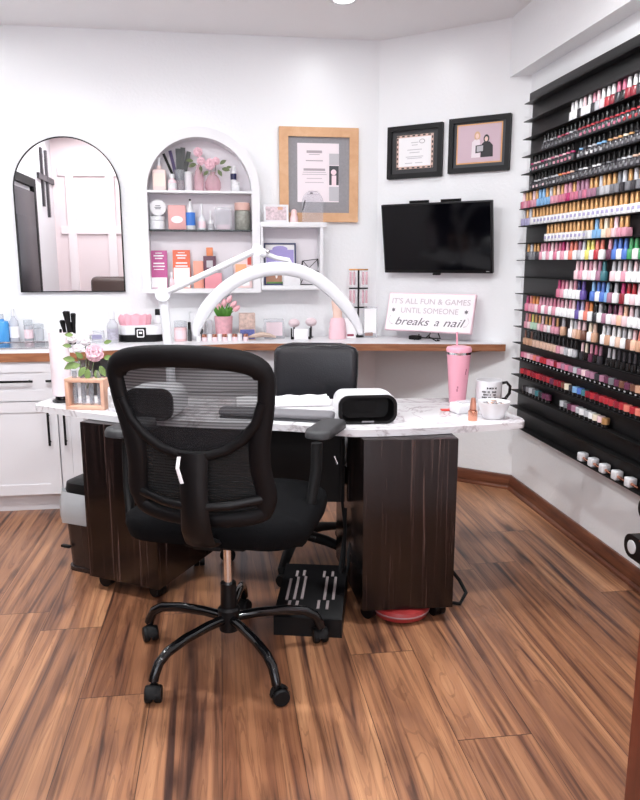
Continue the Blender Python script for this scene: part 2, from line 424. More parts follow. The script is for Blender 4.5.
# ================================================================== CABINETS AND COUNTERS
CT = .93
def shaker(bm, cx, cz, w, h, y, mi=0):
    """panel front with raised rim, facing -y, face plane y"""
    bm.box((cx, y + .008, cz), (w, .016, h), .0015, 1)
    bm.ringprism(rrect(w, h, .002, 1, cx, cz), rrect(w - .12, h - .12, .002, 1, cx, cz), -(y), -(y - .006), FRONT)
def bar_handle(par, cx, cz, y, L, vert):
    bb = B()
    d = V((0, 0, L / 2)) if vert else V((L / 2, 0, 0))
    c = V((cx, y - .032, cz)); bb.cyl(c - d, c + d, .0065, n=10)
    for s in (-.8, .8): bb.cyl(c + d * s, c + d * s + V((0, .032, 0)), .005, n=8)
    return bb.build('handle', MATB, par)
CF = 4.145
cab = thing('base_cabinet', 'white shaker base cabinet with black bar handles under the sink counter', 'cabinet', (0, CF, 0))
x0, x1 = -1.80, -.79
b = B(); b.box(((x0 + x1) / 2, .34, .487), (x1 - x0, .64, .774)); b.box(((x0 + x1) / 2, .345, .05), (x1 - x0, .59, .1)); b.build('body', CABW, cab)
dx = [(-1.80, -.955 - .003), (-.952, -.79)]
def px2x(px, py, Y): return onY(px, py, Y).x
seamx = px2x(60, 440, CF)
dl = [(-1.80, seamx - .47), (seamx - .467, seamx - .002), (seamx + .002, -.79)]
zt = onY(30, 361, CF).z; zm = onY(30, 401, CF).z
for i, (u, v) in enumerate(dl):
    q = B(); shaker(q, (u + v) / 2, (.11 + zm - .004) / 2, v - u - .004, zm - .004 - .11, -.002)
    d = q.build('door', CABW, cab)
    hx = (v - .045) if i == 1 else (u + .045)
    hz = onY(50, 428, CF).z
    bar_handle(d, px2x(50, 428, CF) if i == 1 else (px2x(66, 428, CF) if i == 2 else hx), hz, -.002, .19, True)
for i, (u, v) in enumerate([(-1.80, seamx - .47), (seamx - .467, seamx + .0), (seamx + .003, -.79)]):
    q = B(); shaker(q, (u + v) / 2, (zm + zt) / 2, v - u - .004, zt - zm - .004, -.002)
    d = q.build('drawer', CABW, cab); cxh = px2x(12, 381, CF) if i == 1 else (u + v) / 2
    bar_handle(d, cxh, onY(12, 381, CF).z, -.002, .235, False)
# sink counter with wooden edge
def slabtop(name, label, cat, poly, z, th):
    t = thing(name, label, cat, (0, 0, 0))
    B().prism(poly, z - .004, z).build('white_top', WHITE, t)
    B().prism(poly, z - th, z - .004).build('wood_edge', BUTCH, t)
    return t
sinkc = slabtop('countertop', 'white sink countertop with brown wooden edge at left', 'countertop', [(-1.82, CF - .02), (-.80, CF - .02), (-.80, YB - .002), (-1.82, YB - .002)], CT, .052)
t = thing('sink', 'low steel sink set in the white counter at left', 'sink', (-1.12, 4.47, CT + .001))
b = B(); b.ringprism(rrect(.50, .36, .05), rrect(.44, .30, .04), 0, .008); b.build('rim', STEEL, t)
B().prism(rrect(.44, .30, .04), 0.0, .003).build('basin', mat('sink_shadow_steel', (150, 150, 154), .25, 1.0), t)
b = B(); b.cyl((.12, .12, .004), (.12, .12, .05), .013).sweep([(.12, .12, .05), (.12, .07, .065), (.12, .0, .055)], .009); b.build('faucet', CHROME, t)
# drawer cabinet under the long shelf (seen through the mesh)
t = thing('drawer_cabinet', 'white drawer cabinet under the long shelf behind the black mesh chair', 'cabinet', (0, 4.51, 0))
b = B(); b.box((-.14, .155, .485), (1.10, .29, .77)); b.box((-.14, .16, .05), (1.1, .26, .1)); b.build('body', CABW, t)
for k, (z0, z1) in enumerate(((.62, .875), (.36, .615), (.11, .355))):
    q = B(); shaker(q, -.14, (z0 + z1) / 2, 1.09, z1 - z0, -.002); d = q.build('drawer', CABW, t)
    bar_handle(d, px2x(207, 376, 4.5), .79 if k == 0 else (z0 + z1) / 2, -.002, .22, False)
# long shelf counter
A1, A2 = V((-.795, 4.127, 0)), V((1.715, 4.185, 0))
poly = [(A1.x, A1.y), (-.45, 4.26), (-.1, 4.40), (.15, 4.45), (A2.x, A2.y), (1.712, WA.y + (1.712 - WA.x) * WU.y / WU.x - .002), (WA.x - .002, YB - .003), (A1.x, YB - .003)]
longc = slabtop('long_shelf_counter', 'long white shelf counter with brown wooden edge along the back walls', 'countertop', poly, CT, .046)
b = B(); k = onW(450, 358, .04)
b.grid([[V((k.x, k.y, 0)) + V(p) for p in ((0, 0, CT - .047), (.17, -.14, CT - .047), (.17, -.14, CT - .055), (.05, -.03, CT - .085), (0, 0, CT - .085))],
        [V((k.x, k.y, 0)) + V(p) + WN * .02 for p in ((0, 0, CT - .047), (.17, -.14, CT - .047), (.17, -.14, CT - .055), (.05, -.03, CT - .085), (0, 0, CT - .085))]])
b.build('shelf_bracket', BUTCH, longc)

# ================================================================== ARCHED MIRROR, ARCHED SHELF, BOX SHELF
t = thing('arched_mirror', 'arched wall mirror with thin black frame at left of the shelves', 'mirror', ((px2x(14, 200, YB) + px2x(122, 200, YB)) / 2 - .0, YB - .002, onY(70, 291, YB).z))
mw = px2x(124, 291, YB) - px2x(22, 291, YB) + .0; mh = onY(68, 138, YB).z - onY(70, 291, YB).z
B().prism(arch(mw, mh, 40), 0, .018, FRONT).build('mirror_glass', MIRROR, t)
b = B(); oa = arch(mw + .012, mh + .006, 40, -.006); b.ringprism(oa, arch(mw, mh, 40), 0, .024, FRONT); b.build('frame', MATB, t)

SD = .15; YS = YB - SD
ul = onY(138.5, 190, YS).x; ur = onY(259.5, 190, YS).x; uw = ur - ul
uz0 = onY(200, 293, YS).z; uh = onY(198, 126.5, YS).z - uz0
arc = thing('arched_wall_shelf', 'white arched wall shelf unit crowded with pink bottles and roses', 'shelf', ((ul + ur) / 2, YB - .003, uz0))
iw = onY(252, 200, YS).x - onY(147.5, 200, YS).x; ih = onY(198, 137, YS).z - uz0
def arch_in(w, h, z0): return arch(w, h, 36, z0)
B().ringprism(arch_in(uw, uh, 0), arch_in(iw, ih, .028), .0, SD, FRONT).build('arch_frame', WHITE, arc, ang=30)
B().prism(arch_in(iw + .01, ih + .005, .02), .0, .012, FRONT).build('back_panel', SHELFIN, arc)
z1 = onY(200, 190.5, YS).z - uz0; z2 = onY(200, 229.5, YS).z - uz0
B().box((0, -SD / 2, z1 - .007), (iw, SD - .004, .014)).build('shelf_board', WHITE, arc)
B().box((0, -SD / 2, z2 - .004), (iw, SD - .03, .008)).build('glass_shelf', glass('shelf_glass', (120, 128, 130), .03, .3), arc)
ZS1, ZS2, ZS3 = uz0 + z1, uz0 + z2, uz0 + .028
bxl, bxr = ur + .003, onY(323, 250, YS).x
bz0 = onY(290, 290, YS).z; bzt = onY(290, 222, YS).z
t = thing('box_shelf', 'small white open box shelf beside the arched unit', 'shelf', (0, YB - .003, 0))
bb0 = B(); bw = bxr - bxl; bc = (bxl + bxr) / 2
bb0.box((bc + .01, -SD / 2, bzt - .016), (bw + .03, SD, .032), .002); bb0.build('top_board', WHITE, t)
B().box((bc, -SD / 2, bz0 + .014), (bw, SD, .028), .002).build('bottom_board', WHITE, t)
zz = (bz0 + .028 + bzt - .032) / 2; zh = bzt - .032 - bz0 - .028
b = B()
B().box((bxr - .009, -SD / 2, zz), (.018, SD, zh)).build('side_board', WHITE, t)
B().box((bxl + .007, -SD / 2, zz), (.014, SD, zh)).build('side_board', WHITE, t)
B().box((bc, -.006, zz), (bw - .034, .01, zh)).build('back_panel', SHELFIN, t)
ZB1, ZB2 = bz0 + .028, bzt

# ================================================================== FRAMED THINGS ON WALLS
def frame(name, label, cat, w, h, fw, d, fm, loc, rz, group=None):
    t = thing(name, label, cat, loc, rz, group)
    b = B(); b.ringprism(rrect(w, h, .002, 1), rrect(w - 2 * fw, h - 2 * fw, .001, 1), 0, d, FRONT)
    b.build('frame', fm, t, flat=True); return t
c1, c2 = onY(278.6, 127, YB), onY(357, 222.5, YB)
t = frame('framed_certificate', 'light oak framed certificate with grey linen mat above the box shelf', 'picture frame', c2.x - c1.x, c1.z - c2.z, .058, .03, OAK, ((c1.x + c2.x) / 2, YB - .002, (c1.z + c2.z) / 2), 0)
fw_, fh_ = c2.x - c1.x, c1.z - c2.z
B().box((0, -.008, 0), (fw_ - .112, .012, fh_ - .112)).build('linen_mat', MATG, t)
cw, ch = .27, .365
ce = B().box((-.005, -.0155, .015), (cw, .003, ch)).build('certificate_paper', CERTP, t)
b = B()
for z, w_, h_, x_ in ((.145, .10, .016, -.03), (.128, .07, .004, -.03), (.09, .11, .006, -.03), (.035, .14, .014, -.03), (.018, .15, .003, -.03), (.005, .16, .003, -.03), (-.02, .10, .003, -.03), (-.045, .12, .003, -.03), (-.10, .06, .003, -.04), (-.12, .08, .003, -.04)):
    b.box((x_, -.0174, z), (w_, .0012, h_))
b.build('printed_lines', mat('print_grey', (176, 164, 170), .6), t)
b = B(); b.box((.098, -.0174, .10), (.062, .0012, .07), mi=0); b.box((.098, -.0174, -.0), (.062, .0012, .12), mi=1); b.box((.098, -.0174, -.115), (.062, .0012, .09), mi=0); b.ball((.096, -.018, .02), .018, (1, .05, 1), mi=2); b.box((.098, -.0182, -.03), (.03, .001, .06), mi=2)
b.build('portrait_strip', [LGREY, DGREY, PALEP], t)

def wallframe(label, q, inner, nm, mm, group):
    tl, tr, br, bl = [onW(*p, .012) for p in q]
    c = (tl + tr + br + bl) / 4; w = ((tr - tl).length + (br - bl).length) / 2; h = ((tl - bl).length + (tr - br).length) / 2
    w = V((tr.x - tl.x, tr.y - tl.y, 0)).length; h = (tl.z - bl.z + tr.z - br.z) / 2
    base = c + WN * -.010
    t = frame(nm, label, 'picture frame', w, h, .03, .026, mm, base, WRZ, group)
    return t, w, h
FR2 = mat('black_wood_frame', (15, 14, 16), .45, spec=.3)
t, w, h = wallframe('black framed white certificate, left of the two frames above the TV', [(388, 128), (443, 122), (443, 175), (388, 181)], 0, 'framed_award', FR2, None)
B().box((0, -.006, 0), (w - .056, .01, h - .056)).build('dark_mat', mat('charcoal_mat', (58, 58, 60), .7), t)
b = B(); aw, ah = w - .125, h - .115
b.box((0, -.0115, 0), (aw, .003, ah), mi=0)
n = 14
for k in range(n):
    for s in (-1, 1):
        if k % 2 == 0:
            b.box((-aw / 2 + aw * (k + .5) / n, -.0134, s * (ah / 2 - .006)), (aw / n, .001, .008), mi=1)
            if k < n: b.box((s * (aw / 2 - .006), -.0134, -ah / 2 + ah * (k + .5) / n), (.008, .001, ah / n), mi=1)
b.build('checked_border', [mat('copper_border', (216, 184, 170), .5), INKD], t)
b = B(); b.box((0, -.0142, 0), (aw - .03, .002, ah - .03), mi=0)
for z, w_, x_ in ((.055, .05, .0), (.04, .04, .0), (.012, .1, 0), (-.005, .07, 0), (-.03, .12, 0), (-.04, .10, 0), (-.068, .05, .03), (-.068, .05, -.04)): b.box((x_, -.0155, z), (w_, .0008, .004), mi=1)
b.sweep([V((.05 + .018 * cos(a), -.0157, .06 + .012 * sin(a))) for a in [k * 2 * PI / 12 for k in range(12)]], .0015, n=4, closed=True, mi=2)
b.build('certificate_paper', [PAPER, LGREY, INK], t)
t, w, h = wallframe('black framed photo of two women holding a plaque, right frame above the TV', [(449, 121), (511, 112), (511, 169), (449, 175)], 0, 'framed_photograph', FR2, None)
B().box((0, -.006, 0), (w - .056, .01, h - .056)).build('grey_mat', mat('slate_mat', (72, 74, 78), .7), t)
b = B(); aw, ah = w - .115, h - .105; b.box((0, -.0115, .006), (aw + .016, .003, ah + .016), mi=0); b.build('gold_border', mat('gold_border_print', (226, 168, 110), .5), t)
b = B(); b.box((0, -.0138, .006), (aw, .002, ah), mi=0)
def flat(pts, mi, y=-.0152): b.prism(pts, 0, .0008, Mx.Translation((0, y, 0)) @ FRONT, mi=mi)
def oval(cx, cz, a, c, n=14): return [(cx + a * cos(2 * PI * k / n), cz + c * sin(2 * PI * k / n)) for k in range(n)]
flat(oval(-.012, .05, .019, .026), 3); flat([(-.046, -.075), (.008, -.075), (.006, .02), (-.002, .03), (-.028, .03), (-.044, .015)], 1)
flat(oval(-.012, .048, .011, .015), 2, -.0160)
flat(oval(.045, .03, .018, .024), 4); flat([(.012, -.075), (.088, -.075), (.086, -.01), (.065, .012), (.03, .012), (.014, -.005)], 4, -.0156)
flat(oval(.045, .028, .010, .014), 2, -.0164)
flat([(-.02, -.05), (.035, -.046), (.035, -.002), (-.02, -.006)], 4, -.0172); flat([(-.012, -.043), (.027, -.040), (.027, -.008), (-.012, -.011)], 5, -.018)
b.build('photograph_print', [mat('photo_pink', (206, 178, 190), .35), mat('photo_white_dress', (236, 224, 230), .5), PEACH, mat('photo_blond', (216, 176, 140), .5), mat('photo_black', (34, 30, 34), .5), LGREY], t)

# ------------------------------------------------------------------ TV
q = [onW(380, 207, .14), onW(491, 198, .14), onW(494, 272.5, .07), onW(386, 273.5, .07)]
c = sum(q, V()) / 4; tw = ((q[1] - q[0]).length + (q[2] - q[3]).length) / 2; th_ = ((q[0] - q[3]).length + (q[1] - q[2]).length) / 2
t = thing('television', 'black flat television on a wall bracket below the two black frames', 'television', c, WRZ, rx=math.radians(9.5))
b = B(); b.box((0, .012, 0), (tw, .03, th_), .004); b.box((0, .035, -.02), (tw * .6, .03, th_ * .6), .01); b.build('housing', BLACK, t)
B().box((0, -.0035, .006), (tw - .022, .002, th_ - .03)).build('screen', SCREEN, t)
b = B(); b.box((tw * .46, -.0045, -th_ / 2 + .012), (.02, .001, .004)); b.build('maker_badge', LGREY, t)
B().box((.0, .0, -th_ / 2 - .006), (.05, .02, .012), .003).build('sensor_tab', BLACK, t)
b = B()
for x_ in (-.12, .09): b.box((x_, .045, th_ / 2 + .004), (.13, .01, .02))
b.box((-.0, .062, 0), (.3, .03, .2)); b.build('wall_bracket', BLACK, t)

# ------------------------------------------------------------------ sign on easel
P = [onW(*p) for p in ((389.5, 293), (475.4, 293.6), (472, 333), (384.3, 330.6))]
sg = V((onZ(430, 331, CT).x, onZ(430, 331, CT).y, 0)); 
base = onW(427, 335, .15)
def onPl(x, y, p, n):
    d = ray(x, y); return CP + d * ((p - CP).dot(n) / d.dot(n))
lean = math.radians(16)
SN = (WN * cos(lean) + V((0, 0, sin(lean)))).normalized(); SU = SN.cross(WU) * -1
if SU.z < 0: SU = -SU
b0 = V((base.x, base.y, CT + .03))
P = [onPl(*p, b0, SN) for p in ((389.5, 293), (475.4, 293.6), (472, 333), (384.3, 330.6))]
c = sum(P, V()) / 4; sw = ((P[1] - P[0]).length + (P[2] - P[3]).length) / 2; sh = ((P[0] - P[3]).length + (P[1] - P[2]).length) / 2
t = thing('nail_sign', 'white and pink wooden sign about breaking a nail on the long shelf', 'sign', c, WRZ, rx=-lean)
B().box((0, .014, 0), (sw, .026, sh), .002).build('board', mat('sign_pink_edge', (238, 206, 216), .5), t)
B().box((0, .0005, 0), (sw - .012, .003, sh - .012)).build('white_face', mat('sign_white', (244, 238, 242), .5), t)
LT = mat('sign_pale_letters', (196, 182, 190), .6); LD = mat('sign_grey_letters', (104, 98, 106), .6)
text('top_lettering', "IT'S ALL FUN & GAMES", .05, LT, t, (0, -.0015, sh * .27), width=sw * .90, off=0)
text('middle_lettering', "UNTIL SOMEONE", .05, LT, t, (0, -.0015, sh * .03), width=sw * .66, off=0)
for wd_, x_, k_ in (("breaks", -.19, .40), ("a", .10, .055), ("nail", .285, .24)):
    text('script_lettering', wd_, .072, LD, t, (x_ * sw, -.0015, -sh * .26), width=sw * k_, shear=.35, off=0)
for sx in (-1, 1):
    b = B(); b.ball((sx * sw * .42, -.002, sh * .04), .006, (1, .2, 1), n=8)
    b.prism([((.0145 if k % 2 else .008) * cos(k * PI / 6), (.0145 if k % 2 else .008) * sin(k * PI / 6)) for k in range(12)], 0, .0015, Mx.Translation((sx * sw * .42, -.001, sh * .04)) @ FRONT)
    b.build('flower_emblem', LD, t)
    B().sweep([(sx * sw * .445, -.002, -sh * .12), (sx * sw * .45, -.002, -sh * .13), (sx * sw * .465, -.002, -sh * .22), (sx * sw * .44, -.002, -sh * .32), (sx * sw * .41, -.002, -sh * .34)], [.004, .0012, .0012, .0012, .003], .001, n=6, ref=(0, 1, 0)).build('curl_emblem', LT, t)
t = thing('tabletop_easel', 'small black wire easel holding the pink edged nail sign', 'easel', (base.x, base.y, CT), WRZ)
b = B()
for sx in (-1, 1):
    b.sweep([(sx * .035, -.045, .045), (sx * .035, -.048, .030), (sx * .04, -.03, .020), (sx * .05, .10, .006), (sx * .03, .12, .03), (0, .075, .16)], .0035, n=6)
    b.sweep([(sx * .035, -.02, .022), (sx * .075, -.03, .005), (sx * .085, .0, .006), (sx * .06, .03, .006)], .0035, n=6)
b.sweep([(-.036, -.0, .018), (.036, -.0, .018)], .0035, n=6); b.box((-.09, .02, .014), (.07, .05, .024), .004)
b.build('wire_stand', MATB, t)
# ================================================================== NAIL DESK
DZ = .785
def cmr(pts, n=5, closed=True):
    """smooth a 2D loop (Catmull-Rom)"""
    out = []; m = len(pts)
    for i in range(m):
        p = [V(pts[(i + k - 1) % m]) for k in range(4)]
        for j in range(n):
            s = j / n
            out.append(.5 * ((2 * p[1]) + (p[2] - p[0]) * s + (2 * p[0] - 5 * p[1] + 4 * p[2] - p[3]) * s * s + (-p[0] + 3 * p[1] - 3 * p[2] + p[3]) * s ** 3))
    return out
desk = thing('nail_desk', 'large curved nail desk with white marble top and dark ebony pedestals', 'desk', (.2, 3.0, 0))
dl_ = [(-.835, 3.325), (-.80, 3.30), (-.60, 3.143), (-.387, 3.006), (-.1, 2.895), (.205, 2.80), (.36, 2.735), (.42, 2.69), (.47, 2.662), (.56, 2.648), (.75, 2.65), (.95, 2.668), (1.16, 2.695), (1.205, 2.715), (1.222, 2.76), (1.218, 2.84), (1.17, 3.00), (1.10, 3.20), (1.06, 3.25), (.98, 3.262), (.6, 3.29), (.2, 3.36), (-.3, 3.48), (-.70, 3.56), (-.78, 3.54), (-.82, 3.48), (-.85, 3.38)]
poly = [(p.x - .2, p.y - 3.0) for p in cmr(dl_, 3)]
top = B().prism(poly, DZ - .027, DZ, bev=.003).build('desk_top', MARBLE, desk)
def off(pts): return [(p[0] - .2, p[1] - 3.0) for p in pts]
pr_ = [(.523, 2.600), (.888, 2.583), (.90, 3.12), (.505, 3.14)]
pl_ = [(-.605, 3.085), (-.290, 2.897), (-.06, 3.30), (-.39, 3.49)]
for pp, nm in ((pr_, 'pedestal'), (pl_, 'pedestal')):
    pd = B().prism(off(pp), .06, DZ - .029, bev=.002).build(nm, EBONY, desk)
    c = sum((V(p) for p in off(pp)), V((0, 0))) / 4
    for p in off(pp):
        q = V(p) + (c - V(p)).normalized() * .08
        d_ = rnd.uniform(0, 2)
        bb = B()
        for s in (-.013, .013): bb.cyl((q.x + s * cos(d_) - .011 * cos(d_), q.y + s * sin(d_) - .011 * sin(d_), .031), (q.x + s * cos(d_) + .011 * cos(d_), q.y + s * sin(d_) + .011 * sin(d_), .031), .031, n=20)
        bb.cyl((q.x, q.y, .04), (q.x, q.y, .0605), .012)
        bb.build('caster', BLACK, pd)
b = B(); a, c = V((.505, 2.93, 0)), V((-.24, 3.05, 0))
b.grid([[p + V((-.2, -3.0 + d, z)) for d, z in ((-.009, .405), (.009, .405), (.009, DZ - .029), (-.009, DZ - .029))] for p in (a, c)])
b.build('modesty_panel', MATB, desk)
b = B(); k = onY(343, 466, 2.90)
b.sweep([(k.x - .2 - .03, -.07, k.z + .035), (k.x - .2 - .026, -.09, k.z + .01), (k.x - .2 - .005, -.015, k.z - .012), (k.x - .2 + .04, -.09, k.z - .016), (k.x - .17 + .02, -.07, k.z - .016)], .006, n=8)
b.build('pull_handle', CHROME, desk)
# cables and the things under the desk
t = tag(B().sweep([(.917, 2.93, .20), (.95, 2.88, .12), (.99, 2.80, .07), (1.0, 2.74, .04), (.96, 2.70, .012), (.90, 2.74, .008), (.80, 2.85, .008)], .008, n=8).build('power_cable', MATB), 'black power cable looping out beside the right desk pedestal', 'cable')
b = B(); k0 = onY(343, 500, 2.86)
for s, e in ((0, 0), (.035, .05)):
    b.sweep([(k0.x + s, 2.87, .70), (k0.x + s - .005, 2.865, .45), (k0.x + s + .01, 2.855, .3), (k0.x + s - .015, 2.83, .16 + e), (k0.x + s - .03, 2.8, .07 + e), (k0.x + s, 2.83, .16 + e), (k0.x + s + .012, 2.86, .4)], .007, n=6)
tag(b.build('hanging_cable', MATB), 'black cables hanging under the desk beside the right pedestal', 'cable')
k = onZ(412, 619, .0)
t = thing('red_floor_scale', 'red upturned bowl on the floor under the right desk pedestal', 'bowl', (.70, 2.68, 0))
t.name = 'red_bowl'
b = B(); b.lathe([(0, 0), (.085, 0), (.11, .012), (.118, .034), (.112, .050), (.09, .056), (0, .057)], n=28); b.build('bowl_body', mat('red_plastic', (150, 44, 44), .4), t)
b = B(); b.lathe([(.1175, .030), (.1195, .031), (.1195, .036), (.1175, .037)], n=28, cap=False); b.build('grey_band', mat('dull_pink_band', (150, 112, 114), .5), t)

# ================================================================== TRASH BIN
k = onZ(85, 583, 0)
t = thing('trash_bin', 'brown black step bin with clear liner behind the left desk pedestal', 'bin', (-.615 + .22 * .51 - .135 * .86, 3.095 + .22 * .86 + .135 * .51, 0), math.radians(-30.6))
hb = .34
def rr3(w, d, r, z): return [(p[0], p[1], z) for p in rrect(w, d, r, 4)]
b = B(); b.grid([rr3(.19, .21, .05, 0), rr3(.19, .21, .05, .02), rr3(.175, .195, .05, .022), rr3(.20, .22, .05, hb)]); b.build('bin_body', mat('bin_brown_black', (44, 34, 32), .25), t)
b = B(); rr = []
for z, e in ((hb - .10, .012), (hb - .06, .02), (hb, .018), (hb + .05, .0), (hb + .015, -.03)):
    rr.append([(p[0] * (1 + rnd.uniform(-.02, .03)), p[1] * (1 + rnd.uniform(-.02, .03)), z + rnd.uniform(-.008, .008)) for p in rrect(.21 + e, .235 + e, .05, 4)])
b.grid(rr, cap=False); b.build('bin_liner', glass('liner_plastic', (214, 218, 222), .3, .62), t)
b = B(); b.grid([rr3(.18, .20, .05, hb + .03), rr3(.19, .21, .05, hb + .05), rr3(.18, .20, .05, hb + .085), rr3(.12, .14, .04, hb + .10)]); b.build('lid', BLACK, t)
b = B(); b.box((-.08, -.11, .12), (.05, .02, .012), .003); b.build('foot_pedal', BLACK, t)

# ================================================================== CHAIRS
def base_star(par, r, ang0, hubz, legm, style='metal', cyl=None):
    """five leg base: each leg a mesh, casters as sub-parts"""
    b = B(); b.lathe([(.0, hubz - .045), (.036, hubz - .045), (.04, hubz + .035), (.032, hubz + .045), (0, hubz + .045)], n=20)
    b.lathe([(.0, hubz + .04), (.03, hubz + .04), (.028, hubz + .135), (0, hubz + .135)], n=18); b.build('base_hub', BLACK, par)
    B().cyl((0, 0, hubz + .13), (0, 0, cyl), .0155, n=18).build('gas_cylinder', CHROME, par)
    for k in range(5):
        a = ang0 + k * 2 * PI / 5; u = V((cos(a), sin(a), 0)); w_ = V((-sin(a), cos(a), 0))
        bb = B()
        if style == 'metal':
            pts = [u * (r * s) + V((0, 0, z)) for s, z in ((.06, hubz), (.3, hubz + .005), (.6, hubz + .002), (.82, hubz - .012), (.93, hubz - .035), (.985, hubz - .07), (1.0, .068))]
            bb.sweep(pts, .018, .016, n=12, ref=w_)
        else:
            pts = [u * (r * s) + V((0, 0, z)) for s, z in ((.06, hubz - .005), (.5, hubz - .02), (.9, hubz - .05), (1.0, hubz - .058), (1.02, hubz - .075))]
            bb.sweep(pts, [.026, .024, .02, .018, .012], [.032, .026, .021, .02, .014], n=10, ref=w_)
        leg = bb.build('base_leg', legm, par)
        cb = B(); d = a + rnd.uniform(-1.2, 1.2); ax = V((cos(d), sin(d), 0)); ce = u * r + V((0, 0, .029)) + V((-sin(d), cos(d), 0)) * .012
        for s in (-.016, .016): cb.lathe([(.012, -.011), (.026, -.011), (.029, -.006), (.029, .006), (.026, .011), (.012, .011)], ce + ax * s, 18, axis=ax)
        cb.cyl(ce - ax * .024, ce + ax * .024, .01); cb.cyl(u * r + V((0, 0, .03)), u * r + V((0, 0, .075)), .009)
        cb.grid([[ce + ax * s + V((-sin(d), cos(d), 0)) * (.033 * cos(g)) + V((0, 0, .033 * sin(g))) for g in [PI * j / 8 for j in range(9)]] for s in (-.012, .012)], closed_ring=False)
        cb.build('caster', MATB, leg)
# --- mesh chair, seen from behind
mc = thing('mesh_office_chair', 'black office chair with see-through mesh back, nearest the camera', 'office chair', (0.0, 2.44, 0), math.radians(-20))
g0 = math.atan2(2.10 - 2.44, .16) + math.radians(20)
base_star(mc, .345, g0, .155, GLOSSB, 'metal', .47)
b = B(); rg = []
for z, s, e in ((.495, .90, .0), (.503, .97, 0), (.54, 1.0, 0), (.575, .99, .004), (.595, .93, .008), (.60, .75, .006)):
    rg.append([(p[0] * s, p[1] * s + .05, z - e * (p[0] / .33) ** 2 + (.012 if p[1] < -.2 else 0)) for p in rrect(.64, .56, .13, 6)])
b.grid(rg); b.build('seat', FABRIC, mc, ang=60)
b = B(); b.box((0, .0, .482), (.22, .26, .035), .01); b.box((0, -.12, .50), (.10, .16, .02), .006); b.build('seat_mechanism', MATB, mc)
b = B(); b.sweep([(.1, .05, .478), (.28, .05, .47), (.31, .05, .465)], .006, n=8); b.build('tilt_lever', MATB, mc)
# backrest surface helper: local x,z -> y
def bk(x, z, o=0.0): return V((x * 1.04 + .02, -.255 - .2 * (z - .5) + .6 * x * x - o, z))
half = [(0, 1.190), (.08, 1.188), (.16, 1.180), (.218, 1.165), (.25, 1.135), (.25, 1.07), (.240, .99), (.224, .90), (.22, .82), (.226, .76), (.233, .71), (.226, .665), (.20, .632), (.12, .612), (0, .606)]
full = half + [(-x, z) for x, z in half[-2:0:-1]]
sm = [(p.x, p.y) for p in cmr(full, 3)]
wd = []; 
for x, z in sm: wd.append(.034 if z > 1.13 else (.027 if z > .95 else (.034 if z > .66 else .026)))
cx_ = 0
ins = []
for (x, z), w_ in zip(sm, wd):
    ins.append((x * (1 - w_ / .26), .89 + (z - .89) * (1 - w_ / .30)))
b = B(); b.sweep([bk(x, z) for x, z in ins], wd, .016, n=10, closed=True, ref=(0, 1, .13)); fr = b.build('back_frame', FRAMEB, mc, ang=60)
# lower edge of the see-through window: a bowl shaped brace
bowl = [(-.212, 1.02), (-.19, .955), (-.15, .905), (-.10, .87), (-.05, .852), (0, .848), (.05, .852), (.10, .87), (.15, .905), (.19, .955), (.212, 1.02)]
b = B(); b.sweep([bk(x, z, .006) for x, z in bowl], .016, .012, n=8, ref=(0, 1, .13)); b.build('bowl_brace', FRAMEB, mc, ang=60)
b = B(); b.sweep([bk(0, z, o) for z, o in ((.86, .008), (.76, .03), (.68, .045), (.61, .05), (.565, .035), (.54, -.02))], [.05, .045, .045, .05, .05, .05], .018, n=10, ref=(0, 1, .13))
b.sweep([bk(-.19, .71, .004), bk(-.1, .695, .03), bk(0, .69, .05), bk(.1, .695, .03), bk(.19, .71, .004)], .016, .012, n=8, ref=(0, 1, 0)); b.build('back_spine', BLACK, mc, ang=60)
def inside(x, z, lp):
    c = False; n = len(lp)
    for i in range(n):
        x1_, z1_ = lp[i]; x2_, z2_ = lp[i - 1]
        if (z1_ > z) != (z2_ > z) and x < (x2_ - x1_) * (z - z1_) / (z2_ - z1_) + x1_: c = not c
    return c
def fabric(name, m, zlo, zhi):
    b = B()
    rows = []
    for i in range(15):
        z = zlo + (zhi - zlo) * i / 14
        xs = [x for k in range(0, 260) for x in [k * .001] if inside(x, z, [(p[0], p[1]) for p in ins])]
        m_ = max(xs) if xs else .02
        rows.append([bk(m_ * (j / 8 - 1), z, -.006) for j in range(17)])
    b.grid(rows, closed_ring=False, cap=False); return b.build(name, m, mc)
def bowlz(x): return .848 + 1.9 * x * x + 40 * x ** 4 * .5
b = B(); rows = []
for j in range(25):
    x = -.205 + .41 * j / 24; zl = min(bowlz(x), 1.03)
    rows.append([bk(x, zl + (1.135 - zl) * i / 8, -.006) for i in range(9)])
b.grid(rows, closed_ring=False, cap=False); b.build('mesh_panel', mesh_fabric('black_chair_mesh', (18, 16, 20), .24), mc)
b = B(); rows = []
for j in range(25):
    x = -.205 + .41 * j / 24; zh_ = min(bowlz(x), 1.03)
    rows.append([bk(x, .635 + (zh_ - .635) * i / 8, -.008) for i in range(9)])
b.grid(rows, closed_ring=False, cap=False); b.build('lower_mesh_panel', mesh_fabric('dense_chair_mesh', (9, 8, 9), .06), mc)
b = B(); b.sweep([bk(-.035, .850, .03), bk(-.032, .82, .056), bk(-.022, .772, .060)], .006, .001, n=6, ref=(0, 1, 0)); b.build('white_tag', PAPER, mc)
